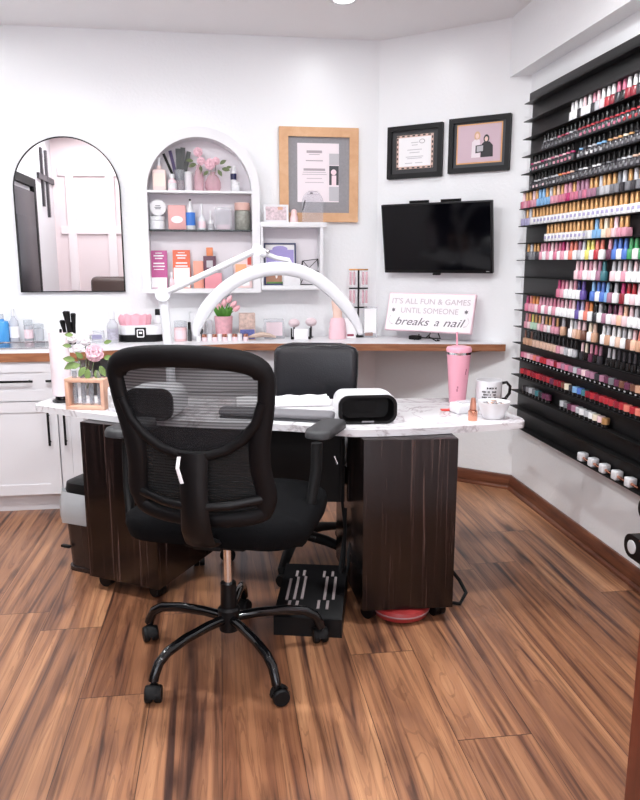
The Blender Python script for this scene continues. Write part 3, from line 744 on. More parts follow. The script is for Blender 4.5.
for s in (-1, 1):
    b = B(); x, ay = (.30, .28) if s > 0 else (-.425, .15)
    pad = [(p[0] + x, p[1] + ay, 0) for p in rrect(.10, .25, .04, 5)]
    pad = [((p[0] - x) * cos(-.12) - (p[1] - ay) * sin(-.12) + x, (p[0] - x) * sin(-.12) + (p[1] - ay) * cos(-.12) + ay, 0) for p in pad]
    b.grid([[(p[0] * 1, p[1], z + .02 * max(0, (p[1] - ay - .05)) ) for p in pad] if e == 1 else [((p[0] - x) * e + x, (p[1] - ay) * e + ay, z) for p in pad] for z, e in ((.788, .86), (.794, 1), (.812, 1), (.822, .93), (.824, .8))])
    b.build('armrest_pad', RUBBER, mc, ang=60)
    b = B(); b.sweep([(x, .12, .792), (x, .11, .70), (x * .97, .08, .60), (x * .93, .05, .50), (x * .8, .04, .484), (x * .2, .03, .482)], [.03, .03, .028, .026, .025, .025], [.02, .02, .018, .016, .013, .012], n=10); b.build('armrest_post', MATB, mc, ang=60)
# --- leather chair behind the desk
hub = onZ(297, 531, .13)
lc = thing('leather_office_chair', 'black leather office chair tucked behind the marble nail desk', 'office chair', (hub.x, hub.y, 0), math.radians(-14))
tip = onZ(352, 562, .03)
base_star(lc, .33, math.atan2(tip.y - hub.y, tip.x - hub.x) + math.radians(14), .13, MATB, 'plastic', .42)
b = B(); rg = []
for z, s in ((.44, .9), (.45, .97), (.49, 1.0), (.53, .98), (.55, .88), (.555, .6)):
    rg.append([(p[0] * s, p[1] * s - .02, z) for p in rrect(.52, .5, .12, 6)])
b.grid(rg); b.build('seat', LEATHER, lc, ang=60)
B().box((0, .02, .42), (.2, .3, .04), .01).build('seat_mechanism', MATB, lc)
bc = onY(316, 370, hub.y + .42); loc = Mx.Rotation(math.radians(14), 4, 'Z') @ (bc - V((hub.x, hub.y, bc.z)))
zt_ = onY(316, 339.5, hub.y + .42).z; wb = (onY(358, 370, hub.y + .42) - onY(273, 370, hub.y + .42)).length
b = B(); rg = []
prof = [(.56, .80, .05), (.58, .88, .075), (.70, .95, .085), (.85, .985, .085), (zt_ - .06, .985, .08), (zt_ - .035, .965, .074), (zt_ - .018, .92, .064), (zt_ - .006, .84, .05), (zt_, .70, .03)]
for z, s, d in prof:
    rg.append([(loc.x + p[0] * s, loc.y + p[1] * d / .1 + .06 * (z - .7) + .35 * (p[0] ** 2) * -1 + .0, z - (.03 * (p[0] / wb * 2) ** 2 * max(0, (z - zt_ + .12) / .12))) for p in rrect(wb, .1, .045, 6)])
b.grid(rg); b.build('backrest', LEATHER, lc, ang=60)
b = B(); b.sweep([(loc.x, loc.y + .055, .72), (loc.x, loc.y + .06, .56), (loc.x * .8, loc.y * .8, .45), (loc.x * .3, loc.y * .4, .41)], .04, .014, n=8); b.build('back_support', MATB, lc)
for s in (-1, 1):
    b = B(); x = s * .27
    b.sweep([(x, .12, .44), (x * 1.08, .12, .52), (x * 1.08, .08, .64), (x * 1.05, -.05, .665), (x * 1.05, -.18, .66)], [.02, .022, .022, .03, .028], .015, n=8); b.build('armrest', MATB, lc)
# footrest in front of it
q = [onZ(*p, .12) for p in [(287, 569), (348, 569), (342, 606), (272, 604)]]
c = sum(q, V()) / 4
t = thing('footrest', 'black angled footrest with grey grip strips on the floor under the desk', 'footrest', (c.x, c.y, 0), math.radians(-13))
w1 = .265
yn, yf = q[2].y - c.y, q[0].y - c.y
b = B(); b.grid([[(s * w1 / 2, yn, 0), (s * w1 / 2, yn, .075), (s * w1 / 2, yn + .01, .085), (s * w1 / 2, yf, .135), (s * w1 / 2, yf, 0)] for s in (-1, 1)]); b.build('footrest_body', BLACK, t)
b = B(); sl = math.atan2(.05, yf - yn - .01)
for x_, y0, y1 in ((-.095, -.09, .06), (-.065, -.085, .075), (-.035, -.08, .08), (-.08, -.125, -.095), (-.05, -.125, -.095), (-.075, .08, .12), (-.045, .085, .125), (.055, -.08, .085), (.09, -.075, .085), (.035, -.14, -.085), (.07, -.14, -.085), (.04, .08, .125), (.075, .09, .125)):
    ym = (y0 + y1) / 2; zc = .0855 + (ym - yn - .01) * math.tan(sl)
    b.box((x_, ym, zc + .002), (.011, y1 - y0, .004), .001, rx=sl)
b.build('grip_strips', mat('grip_grey', (150, 138, 138), .5), t)
# brown chair behind the camera, seen in the mirror
t = thing('pedicure_chair', 'brown padded chair whose back shows in the arched mirror', 'chair', (-1.12, 1.45, 0), 0)
LB = mat('brown_leather', (74, 56, 52), .4, bump=.1, bscale=120)
b = B(); b.box((0, .1, .255), (.62, .62, .51), .05, 3); b.build('seat_base', LB, t)
b = B(); b.box((0, -.26, .87), (.62, .15, .78), .06, 4); b.build('backrest', LB, t)
for s in (-1, 1): B().box((s * .36, .05, .42), (.12, .6, .5), .04, 3).build('armrest', LB, t)
# ================================================================== SMALL THINGS
def it(x0, x1, yt, Y, zb):
    """where a thing spanning photo columns x0..x1 with top row yt stands, at depth Y on height zb: centre x, width, height"""
    ym = yt + 10; a, c = onY(x0, ym, Y), onY(x1, ym, Y)
    return (a.x + c.x) / 2, c.x - a.x, onY((x0 + x1) / 2, yt, Y).z - zb
def lathed(name, m, par, prof, n=18, **k): return B().lathe(prof, n=n, **k).build(name, m, par, ang=45)
def bottle(name, label, cat, x0, x1, yt, Y, zb, mb, mcap, capf=.3, neck=.5, capr=.5, wrap=None, group=None, cap='cap', square=False, sh=.7):
    X, w, h = it(x0, x1, yt, Y, zb); r = w / 2; t = thing(name, label, cat, (X, Y, zb), 0, group)
    hb = h * (1 - capf)
    if square:
        B().box((0, 0, hb * sh / 2), (w, w * .7, hb * sh), r * .3).cyl((0, 0, hb * sh), (0, 0, hb), r * neck).build('bottle_body', mb, t)
    else: lathed('bottle_body', mb, t, [(0, 0), (r * .92, 0), (r, h * .02), (r, hb * sh), (r * .9, hb * (sh + .1)), (r * neck, hb * .95), (r * neck, hb), (0, hb)])
    if capf > 0: lathed(cap, mcap, t, [(0, hb), (r * capr, hb + .0005), (r * capr * .96, h * .98), (r * capr * .85, h), (0, h)])
    if wrap:
        if square: B().box((0, -w * .35 - .0006, hb * sh * .5), (w * .8, .0012, hb * sh * .6)).build('label_wrap', wrap, t)
        else: lathed('label_wrap', wrap, t, [(r * 1.012, hb * .15), (r * 1.012, hb * .6)], cap=False)
    return t
def jar(name, label, cat, x0, x1, yt, Y, zb, mb, ml, lid=.25, wrap=None):
    X, w, h = it(x0, x1, yt, Y, zb); r = w / 2; t = thing(name, label, cat, (X, Y, zb))
    lathed('jar_body', mb, t, [(0, 0), (r * .94, 0), (r, h * .03), (r, h * (1 - lid) * .9), (r * .9, h * (1 - lid)), (0, h * (1 - lid))], 22)
    if lid: lathed('lid', ml, t, [(0, h * (1 - lid) + .0004), (r, h * (1 - lid) + .0004), (r, h * .98), (r * .95, h), (0, h)], 22)
    if wrap: lathed('label_wrap', wrap, t, [(r * 1.01, h * .12), (r * 1.01, h * .55)], cap=False)
    return t
def boxy(name, label, cat, x0, x1, yt, Y, zb, d, m, rz=0, rx=0, part=None, face=None, fm=None, bev=.002):
    X, w, h = it(x0, x1, yt, Y, zb); t = thing(name, label, cat, (X, Y, zb), rz, rx=rx)
    B().box((0, 0, h / 2), (w, d, h), bev).build(part or 'carton', m, t)
    if face:
        for nm, (fx, fz, fw_, fh_), f in face: B().box((fx * w, -d / 2 - .0006, fz * h), (fw_ * w, .0014, fh_ * h)).build(nm, f, t)
    return t
def rose(b, c, r, mi=0):
    c = V(c); b.ball(c, r * .45, n=8, mi=mi)
    for ring, (n, rr, tilt, sz) in enumerate(((4, .32, 1.25, .5), (5, .55, .9, .62), (6, .75, .45, .7))):
        for k in range(n):
            a = 2 * PI * k / n + ring * .6 + rnd.uniform(-.15, .15); u = V((cos(a), 0, sin(a))); w_ = V((-sin(a), 0, cos(a)))
            f = V((0, -1, 0))                       # flower faces the viewer's side and a little up
            rows = []
            for i in range(4):
                s = i / 3; p = c + u * (r * rr * (.35 + .65 * s)) + f * (r * (.42 - .22 * ring) * (1 - s * .3) + r * .28 * sin(tilt) * s)
                hw = r * sz * (.45 + .55 * sin(PI * min(1, .25 + s * .65)))
                rows.append([p + w_ * (hw * q) - f * (.12 * r * q * q) for q in (-1, -.5, 0, .5, 1)])
            b.grid(rows, closed_ring=False, cap=False, mi=mi)
def leaf(b, p, d, L, wd, mi=0):
    p = V(p); d = V(d).normalized(); s = d.cross(V((0, -1, .3))).normalized(); nn = s.cross(d)
    rows = []
    for i in range(6):
        t_ = i / 5; w_ = wd * sin(PI * (.08 + .9 * t_)); q = p + d * (L * t_) - nn * (L * .18 * t_ * t_)
        rows.append([q - s * w_ + nn * w_ * .25, q, q + s * w_ + nn * w_ * .25])
    b.grid(rows, closed_ring=False, cap=False, mi=mi)
YI = YB - .08          # depth of the things standing in the wall shelves
# --- arched shelf, top board
Z = ZS1
t = bottle('lotion_bottle', 'pink lotion pump bottle at left end of the arched shelf top board', 'bottle', 152, 166, 157, YI, Z, mat('lotion_pink', (243, 220, 216), .35), PLASW, .26, .35, .22, mat('lotion_label', (244, 226, 214), .5), None, 'pump', True, .86)
bottle('small_bottle', 'small white and pink bottle in front of the nail files', 'bottle', 168, 176.5, 174, YI - .035, Z, PALEP, PLASW, .25, .5, .6, PLASW)
X, w, h = it(174, 185, 170, YI + .01, Z)
t = thing('file_jar', 'clear jar of dark nail files on the arched shelf top board', 'jar', (X, YI + .01, Z))
lathed('glass_jar', GLASS, t, [(w * .45, 0), (w / 2, .004), (w / 2, h), (w / 2 - .003, h), (w / 2 - .003, .006), (0, .006)], cap=False)
B().lathe([(0, .007), (w / 2 - .004, .007), (w / 2 - .004, h * .5), (0, h * .5)]).build('pink_beads', mat('dusty_beads', (176, 128, 136), .5, bump=.6, bscale=200), t)
for k, (x_, z_, m_, wd) in enumerate(((163.5, 154, MATB, .016), (170, 151, mat('purple_file', (72, 58, 96), .6), .02), (178, 149, mat('grey_file', (92, 94, 94), .9), .03), (183, 148, mat('grey_file', (92, 94, 94), .9), .03), (189, 152, mat('grey_file', (92, 94, 94), .9), .026))):
    tp = onY(x_, z_, YI + .02 + k * .004); a = V((X + (k - 2) * .006, YI + .008 + k * .003, Z + .03)); d_ = tp - a
    q = B(); q.box((0, 0, d_.length / 2), (wd, .003, d_.length), .0014)
    o = q.build('nail_file', m_); o.location = a; o.rotation_euler = (0, math.atan2(d_.x, d_.z), 0)
    tag(o, ['black nail file leaning furthest left in the jar', 'purple nail file standing beside the black one in the jar', 'grey nail file in the middle of the jar', 'grey nail file right of the middle in the jar', 'grey nail file leaning right behind the rose vase'][k], 'nail file', 'nail files in the jar')
t = jar('frosted_jar', 'frosted white jar behind the pink glass vases', 'jar', 184, 193, 172, YI + .02, Z, mat('frosted_white', (222, 218, 222), .5), PLASW, .12)
def vase(label, x0, x1, yt, Y, zb, m, prof):
    X, w, h = it(x0, x1, yt, Y, zb); t = thing('glass_vase', label, 'vase', (X, Y, zb)); r = w / 2
    lathed('vase_glass', m, t, [(r * a, h * c) for a, c in prof], 20, cap=False); return t, X, h
t, X1, h1 = vase('tall narrow pink glass vase on the arched shelf', 194, 203.5, 165, YI - .01, Z, GLASSP, ((.01, .0), (.9, 0), (1, .05), (1, .55), (.8, .75), (.5, .85), (.5, 1)))
t2, X2, h2 = vase('round pink glass vase on the arched shelf', 205, 221, 172, YI, Z, GLASSP, ((.01, 0), (.8, 0), (1, .2), (1, .45), (.7, .75), (.3, .9), (.34, 1)))
def flowers(label, heads, leaves, root, m1, m2, name='pink_rose', cat='flower', zb=0, stemto=.04):
    t = thing(name, label, cat, root)
    for (px, py, r, Y) in heads:
        p = onY(px, py, Y) - V(root)
        bb = B(); rose(bb, p, r); bb.build('bloom', m1, t, ang=80)
        B().sweep([p + V((0, .01, -r * .3)), p * .55 + V((0, .0, .0)), (0, 0, stemto)], .0022, n=6).build('stem', OLIVE, t)
    if leaves:
        bb = B()
        for (px, py, dx, dz, L) in leaves:
            p = onY(px, py, heads[0][3]) - V(root); leaf(bb, p, (dx, -.3, dz), L, L * .28)
        bb.build('leaves', m2, t, ang=80)
    return t
flowers('pink rose stem in the tall narrow vase on the arched shelf', [(198, 152, .034, YI - .02), (201, 161, .03, YI - .05)], [(196, 164, -.8, -.3, .05), (193, 161, -.9, .1, .045), (200, 166, .2, -.9, .04)], (X1, YI - .01, Z), PETALP, OLIVE)
flowers('pink rose stem leaning right in the round glass vase', [(210, 164, .04, YI - .045), (216, 161, .028, YI - .02)], [(220, 164, .8, .5, .045), (222, 169, .9, -.1, .05), (218, 170, .5, -.8, .045), (208, 171, -.6, -.6, .04), (226, 168, .9, .2, .035)], (X2, YI, Z), PETALP, OLIVE)
t = jar('cream_jar', 'small white cream jar at right end of the arched shelf top board', 'jar', 231, 240, 182, YI - .01, Z, PLASW, PLASW, .3)
zc = onY(235, 182, YI - .01).z
bottle('dropper_bottle', 'white tube with dark blue label stacked on the cream jar', 'bottle', 230.5, 236.5, 166, YI - .01, zc + .0005, PLASW, PLASW, .15, .8, .8, mat('navy_label', (24, 26, 74), .3))
# --- glass shelf
Z = ZS2
zc0 = onY(157, 216.5, YI).z
jar('powder_tub', 'white powder tub lying under the tipped round tub', 'tub', 150, 165, 216.5, YI, Z, PLASW, PLASW, .3)
X, w, h = it(150, 166.5, 201, YI, zc0)
t = thing('round_tub', 'round white tub standing on edge, grey print on its lid', 'tub', (X, YI, zc0 + w / 2 + .001))
B().lathe([(0, -.02), (w / 2, -.02), (w / 2, .015), (0, .015)], n=26, axis=(0, -1, 0)).build('tub_body', PLASW, t)
B().lathe([(0, .0155), (w / 2 * .98, .0155), (w / 2 * .95, .022), (w * .4, .024), (0, .024)], n=26, axis=(0, -1, 0)).build('lid', mat('tub_lid', (232, 230, 232), .4), t)
b = B()
for z_, w_ in ((.012, .03), (.002, .04), (-.006, .032)): b.box((0, -.0245, z_), (w_, .001, .005))
b.build('lid_print', GREY, t)
t = boxy('pink_pouch', 'pink pouch with white oval label on the glass shelf', 'pouch', 168, 186, 205, YI, Z, .03, mat('pouch_pink', (226, 168, 166), .5), part='pouch_body', bev=.008)
B().lathe([(0, 0), (.036, 0), (.036, .0012), (0, .0012)], (0, -.016, .062), 22, axis=(0, -1, 0), sy=.62).build('oval_label', PAPER, t)
bottle('blue_bottle', 'blue and white squeeze bottle with dark tip on the glass shelf', 'bottle', 185.5, 195, 199, YI, Z, PLASW, MATB, .06, .22, .22, BLUE, sh=.45)
bottle('nozzle_bottle', 'taller white nozzle bottle on the glass shelf', 'bottle', 198, 205.5, 204, YI, Z, PLASW, PLASW, .45, .5, .3, PALEP)
bottle('nozzle_bottle', 'shorter white nozzle bottle on the glass shelf', 'bottle', 208, 213.5, 211, YI, Z, PLASW, PLASW, .45, .5, .3, LGREY)
t = boxy('clear_box', 'clear plastic box with pink contents on the glass shelf', 'box', 215, 231.5, 208, YI, Z, .07, ACRY, part='box_shell')
X, w, h = it(215, 231.5, 208, YI, Z); B().box((0, 0, .018), (w * .8, .05, .03), .004).build('pink_contents', PALEP, t)
jar('glitter_jar', 'silver and green jar with pinkish brown lid on the glass shelf', 'jar', 234.5, 250, 203, YI, Z, mat('glitter_silver', (150, 150, 142), .3, .3, bump=.5, bscale=150, var=.3, vscale=60), mat('lid_pink_brown', (206, 166, 156), .5), .28, None)
# --- bottom board
Z = ZS3
def leaflet(label, x0, x1, yt, m1, m2, low):
    X, w, h = it(x0, x1, yt, YI + .01, Z); t = thing('leaflet', label, 'leaflet', (X, YI, Z), 0, rx=-.16)
    B().box((0, 0, h / 2), (w, .003, h)).build('printed_card', m1, t)
    B().box((0, -.0022, h * low / 2 + .004), (w * .92, .0014, h * low)).build('white_panel', m2, t)
    b = B()
    for z_, w_, hh in ((.93, .4, .02), (.86, .6, .035), (.79, .45, .03), (.66, .65, .035), (.58, .7, .03), (.5, .6, .02)):
        if z_ > low + .04: b.box((0, -.0022, h * z_), (w * w_, .0014, h * hh))
    b.build('white_print', PAPER, t); return t
leaflet('magenta leaflet standing at left in the arched shelf', 150, 167, 250, mat('magenta_print', (186, 72, 138), .4), PAPER, .27)
leaflet('orange leaflet with white lower half in the arched shelf', 172.5, 190, 249.5, mat('orange_print', (222, 96, 58), .4), PAPER, .52)
bottle('mini_bottle', 'tiny white bottle between the magenta and orange leaflets', 'bottle', 169.5, 174.5, 272, YI - .05, Z, PALEP, PLASW, .35)
boxy('salmon_carton', 'salmon pink carton beside the orange leaflet', 'carton', 193.5, 203.5, 261, YI + .01, Z, .03, mat('salmon_card', (232, 160, 140), .5))
boxy('dark_carton', 'dark plum carton under an orange cap in the arched shelf', 'carton', 203.5, 216, 256, YI + .02, Z, .03, mat('plum_card', (96, 58, 76), .5), face=[('window', (0, .75, .5, .22), LGREY)])
zc = onY(210, 256, YI + .02).z
boxy('orange_box', 'small orange box stacked on the dark plum carton', 'box', 206.5, 213, 247.5, YI + .02, zc + .0005, .02, mat('orange_card', (230, 140, 96), .5))
boxy('pink_carton', 'rose pink carton low in front, beside the dark carton', 'carton', 205, 222, 273, YI - .04, Z, .03, mat('rose_card', (224, 146, 156), .5))
boxy('silver_carton', 'silver grey carton in the arched shelf, right of the pink carton', 'carton', 222.5, 233, 266, YI, Z, .03, mat('silver_card', (184, 182, 190), .35))
t = boxy('booklet', 'white booklet with orange and red cover at right end of arched shelf', 'booklet', 233.5, 252, 256, YI + .01, Z, .012, mat('booklet_pink', (236, 208, 206), .5), rx=-.1, part='cover', face=[('orange_patch', (-.1, .62, .6, .25), mat('patch_orange', (240, 170, 124), .5)), ('red_patch', (.36, .85, .2, .25), mat('patch_red', (214, 84, 70), .5)), ('white_patch', (0, .22, .7, .3), PAPER)])
# --- box shelf
Z = ZB2 + .0005
t = boxy('floral_card', 'small white framed card with pink flower print on box shelf', 'card', 263.5, 288.5, 204.5, YI, Z, .014, PLASW, rx=-.1, part='card_frame')
X, w, h = it(263.5, 288.5, 204.5, YI, Z); FLO = mat('floral_print', (214, 190, 196), .5, var=.35, vscale=70)
B().box((0, -.0082, h / 2), (w * .82, .003, h * .76)).build('flower_print', FLO, t); B().box((w * .17, -.0102, h * .78), (w * .2, .002, h * .16)).build('tan_patch', mat('tan_print', (214, 166, 140), .5), t)
X, w, h = it(290, 298, 209, YI, Z)
t = thing('pink_ornament', 'little pale pink ornament beside the floral card', 'ornament', (X, YI, Z))
lathed('ornament_body', mat('ornament_pink', (238, 204, 204), .4), t, [(0, 0), (w * .5, 0), (w * .52, h * .35), (w * .36, h * .6), (w * .42, h * .75), (w * .25, h * .95), (0, h)])
X, w, h = it(302, 323, 191, YI, Z)
t = thing('acrylic_award', 'clear round topped acrylic award standing on the box shelf', 'award', (X, YI, Z))
B().prism(arch(w, h, 24), 0, .012, FRONT).build('acrylic_plate', glass('award_acrylic', (236, 236, 240), .03, .16), t)
b = B(); b.sweep([(-w * .49, -.013, h * .38), (-w * .42, -.013, h * .55), (-w * .36, -.013, h * .70)], .003, .001, n=6, ref=(0, 1, 0)); b.build('dark_edge', INKD, t)
B().ball((-.008, -.012, h * .93), .007, (1.6, .3, .6), n=8).build('dark_emblem', INKD, t)
Z = ZB1
X, w, h = it(264, 296, 243, YI + .02, Z)
t = thing('framed_poster', 'navy framed lavender picture inside the box shelf', 'picture frame', (X, YI + .02, Z), 0, rx=-.08)
B().ringprism(rrect(w, h, .002, 1, 0, h / 2), rrect(w - .02, h - .02, .001, 1, 0, h / 2), 0, .014, FRONT).build('frame', mat('navy_frame', (46, 54, 96), .4), t)
b = B(); b.box((0, -.004, h * .5), (w - .018, .006, h - .018), mi=0); b.box((0, -.008, h * .66), (w * .86, .002, h * .36), mi=1); b.lathe([(0, 0), (.05, 0), (0, .001)], (0, -.0085, h * .86), 16, axis=(0, -1, 0), sy=.4, mi=1)
b.box((-w * .2, -.008, h * .14), (w * .5, .002, h * .2), mi=2); b.box((0, -.0085, h * .05), (w * .86, .002, h * .06), mi=3); b.ball((-w * .12, -.008, h * .22), .016, (.6, .1, 1.3), mi=4)
b.build('poster_print', [PAPER, mat('lavender_print', (168, 156, 214), .5), mat('brown_print', (160, 116, 92), .5), GREEN, mat('white_print', (236, 230, 228), .5)], t)
boxy('white_box', 'plain small white box in front of the navy framed picture', 'box', 283, 300, 275, YI - .03, Z, .05, WHITE)
c = [onY(*p, YI) for p in ((300, 283), (303, 261), (318, 259), (319.5, 272), (316, 283), (309, 268))]
t = thing('geometric_terrarium', 'black wire geometric ornament inside the box shelf', 'ornament', (c[0].x + .06, YI, Z))
b = B(); ro = V((c[0].x + .06, YI, Z))
P_ = [p - ro for p in c]; P_[0].z = P_[4].z = .004; bk2 = [p + V((0, .045, 0)) for p in P_]
for i, j in ((0, 1), (1, 2), (2, 3), (3, 4), (4, 0), (0, 5), (1, 5), (2, 5), (4, 5), (3, 5)): b.cyl(P_[i], P_[j], .0022, n=6)
for i in range(5): b.cyl(P_[i], bk2[i] if i != 1 else bk2[1], .0022, n=6); b.cyl(bk2[i], bk2[(i + 1) % 5], .0022, n=6)
b.build('wire_cage', MATB, t)

# ================================================================== LONG COUNTER THINGS
Z = CT + .0005
X, w, h = it(118.5, 165, 315, 4.665, Z); 
t = thing('nail_drill_case', 'rounded white case with pink ruffled top, black base and black buckle', 'case', (X, 4.665, Z))
def rr4(w, d, r, z): return [(p[0], p[1], z) for p in rrect(w, d, r, 5)]
b = B(); b.grid([rr4(w * .96, .17, .07, 0), rr4(w, .18, .07, .006), rr4(w, .18, .07, h * .26), rr4(w * .95, .17, .07, h * .28)]); b.build('black_base', BLACK, t)
b = B(); b.grid([rr4(w * .96, .17, .07, h * .27), rr4(w * .97, .175, .07, h * .45), rr4(w * .92, .16, .06, h * .62), rr4(w * .6, .12, .05, h * .64)]); b.build('white_band', PLASW, t)
rows = []
for k in range(48):
    a = 2 * PI * k / 48; f = 1 + .05 * sin(a * 14)
    rows.append((a, f))
b = B(); b.grid([[(-w * .14 + w * .33 * s * f * cos(a), .07 * s * f * sin(a), h * z * (1 + (.03 * sin(a * 9) if z > .8 else 0))) for a, f in rows] for z, s in ((.60, .95), (.72, 1.0), (.92, 1.04), (1.0, .98), (.97, .8), (.9, .5))]); b.build('pink_ruffle', mat('ruffle_pink', (238, 172, 186), .5), t)
B().box((-.0, -.092, h * .34), (.068, .01, h * .44), .004).build('buckle', BLACK, t)
b = B(); b.ringprism(rrect(.045, .05, .006, 2, 0, h * .34), rrect(.033, .038, .004, 2, 0, h * .34), .0975, .099, FRONT); b.box((0, -.098, h * .36), (.018, .002, .012)); b.build('white_mark', PAPER, t)
t = bottle('spray_bottle', 'white bottle with black cap behind the pink topped case', 'bottle', 153, 164, 309, 4.785, Z, PLASW, BLACK, .2, .6, .62, PALEP)
t = bottle('clear_bottle', 'clear squat bottle with grey floral label left of the pink topped case', 'bottle', 106.5, 118, 311, 4.57, Z, glass('bottle_plastic', (226, 226, 232), .1, .55), PLASW, .25, .45, .5, mat('floral_label', (176, 172, 186), .5, var=.3, vscale=70))
boxy('clear_tray', 'small clear acrylic holder behind the roses at the counter', 'holder', 92, 104, 331, 4.62, Z, .06, ACRY, part='tray_shell', face=[('print', (0, .5, .8, .4), mat('lilac_print', (150, 146, 176), .5))])
jar('candle_jar', 'pink candle in a clear jar beside the lamp post', 'candle', 174, 187, 321, 4.62, Z, mat('candle_pink', (236, 196, 200), .3), GLASS, .3, PALEP)
bottle('black_marker', 'black marker pen standing beside the candle jar', 'pen', 187.5, 191.5, 322, 4.60, Z, DGREY, BLACK, .4, .8, .8)
X, w, h = it(189, 206, 312, 4.68, Z)
t = thing('white_vase', 'white tapered vase holding dark dried flowers near the lamp', 'vase', (X, 4.68, Z)); B().grid([[(p[0] * s, p[1] * s, z) for p in rrect(w, w * .8, .02, 4)] for z, s in ((0, .72), (h, 1.0), (h, .9), (.01, .65))]).build('vase_body', PLASW, t)
b = B()
for k in range(16):
    a = rnd.uniform(0, 2 * PI); r = rnd.uniform(0, .02); b.ball((r * cos(a), r * sin(a), rnd.uniform(.0, .04)), rnd.uniform(.006, .010), n=6)
b.cyl((0, 0, -.045), (0, 0, .01), .004)
p = onY(201, 330, 4.57); o = b.build('dried_flower', DGREY, None, (p.x, 4.575, max(p.z - .02, CT + .046))); tag(o, 'dark dried flower tuft in front of the white vase', 'flower')
bottle('clear_phone_stand', 'narrow clear acrylic stand left of the tulip pot', 'stand', 206, 213, 320, 4.64, Z, ACRY, ACRY, .05, .9, .9)
X, w, h = it(214.5, 233, 316, 4.64, Z)
t = thing('flower_pot', 'pink patterned pot on the long counter', 'pot', (X, 4.64, Z))
lathed('pot_body', mat('pot_pink', (226, 172, 182), .4, var=.18, vscale=40), t, [(0, 0), (w * .42, 0), (w * .5, h), (w * .47, h), (w * .40, .01), (0, .01)], 22, cap=False)
B().lathe([(0, h * .85), (w * .46, h * .85), (0, h * .87)]).build('soil', mat('moss', (70, 84, 50), .9), t)
zp = Z + h * .87
t = thing('tulip_plant', 'pink tulips with green leaves growing in the pink pot', 'plant', (X, 4.64, zp))
b = B()
for k in range(13):
    a = rnd.uniform(0, 2 * PI); leaf(b, (.02 * cos(a), .02 * sin(a), 0), (.5 * cos(a), .5 * sin(a) - .2, 1), rnd.uniform(.07, .11), .012)
b.build('leaves', mat('tulip_green', (88, 146, 58), .45, var=.2, vscale=40), t, ang=80)
for px, py in ((224, 304), (229, 300), (236, 309), (233, 305), (219, 307)):
    p = onY(px, py, 4.62) - V((X, 4.64, zp))
    B().sweep([(p.x * .2, p.y * .2, 0), (p.x * .6, p.y * .6, p.z * .6), p], .003, n=6).build('stem', GREEN, t)
    B().lathe([(0, -.022), (.012, -.016), (.017, .0), (.014, .018), (.006, .03), (0, .032)], p, 12, axis=(p.x * 1.5, -.02, .1)).build('tulip_bud', mat('tulip_pink', (236, 178, 186), .5), t)
t = boxy('patterned_cup', 'square floral cup with dark blue base right of the tulip pot', 'cup', 239, 255, 313, 4.64, Z, .07, mat('cup_floral', (196, 170, 160), .5, var=.4, vscale=50), part='cup_body', face=[('blue_band', (0, .22, .9, .36), mat('cup_blue', (92, 100, 160), .5, var=.4, vscale=60))])
# row of little pots along the counter edge
row = [(199, 336), (204.5, 334), (210, 337), (215, 336), (220, 338), (225, 335), (230, 338), (235, 336), (240, 337), (246, 338)]
nm = ['first', 'second', 'third', 'fourth', 'fifth', 'sixth', 'seventh', 'eighth', 'ninth', 'tenth']
for k, (px, py) in enumerate(row):
    wh = k % 2 == 0
    X, w, h = it(px - 2.7, px + 2.7, py, 4.575, Z); t = thing('mini_pot', '%s little pot, %s from left in the row on the long counter' % ('white' if wh else 'pink', nm[k]), 'pot', (X, 4.575, Z), 0, 'little pots along the long counter')
    lathed('pot_body', PLASW if wh else PALEP, t, [(0, 0), (w * .46, 0), (w * .48, .02), (w * .4, .026), (0, .026)], 12)
    lathed('lid', PLASW if wh else ROSEG, t, [(0, .0265), (w * .46, .0265), (w * .44, .044), (0, .046)], 12)
p = onY(262, 340, 4.57)
b = B(); b.sweep([(-.085, .0, .012), (-.05, -.01, .02), (0, .01, .026), (.05, 0, .02), (.09, .01, .008)], [.006, .02, .03, .024, .008], [.006, .012, .018, .014, .006], n=10); tag(b.build('folded_cloth', mat('beige_cloth', (206, 182, 168), .8, bump=.4, bscale=60), None, (p.x, 4.60, CT + .009)), 'small beige cloth bundle lying on the long counter', 'cloth')
t = boxy('clear_organizer', 'clear acrylic box with faint pink print beside the beige cloth', 'organizer', 264, 284, 319, 4.70, Z, .06, ACRY, part='box_shell', face=[('print', (0, .5, .8, .7), mat('faint_pink', (224, 204, 212), .5))])
for k, (px, py) in enumerate(((294, 323), (311, 322))):
    p = onY(px, py, 4.70); t = thing('pompom_pick', '%s dusty pink ball ornament on a dark stick' % ('left' if k == 0 else 'right'), 'ornament', (p.x, 4.70, Z), 0, 'ball ornaments on sticks')
    B().ball((0, 0, p.z - Z), .036, (1.05, 1, .8), 14).build('pink_ball', mat('dusty_pink', (228, 208, 213), .6), t); B().cyl((0, 0, 0), (0, 0, p.z - Z - .02), .006, n=8).ball((0, 0, .004), .016, (1, 1, .25), 10).build('stick', DGREY, t)
t = boxy('card_holder', 'white card in a small black holder behind the leather chair', 'card', 294, 308, 329, 4.60, Z, .02, PAPER, part='card')
X, w, h = it(292.5, 311, 328, 4.615, Z); b = B()
for s in (-.5, .5): b.box((s * w, .012, h * .5), (.008, .012, h))
b.box((0, .014, .008), (w, .03, .014)); b.build('black_holder', MATB, t)
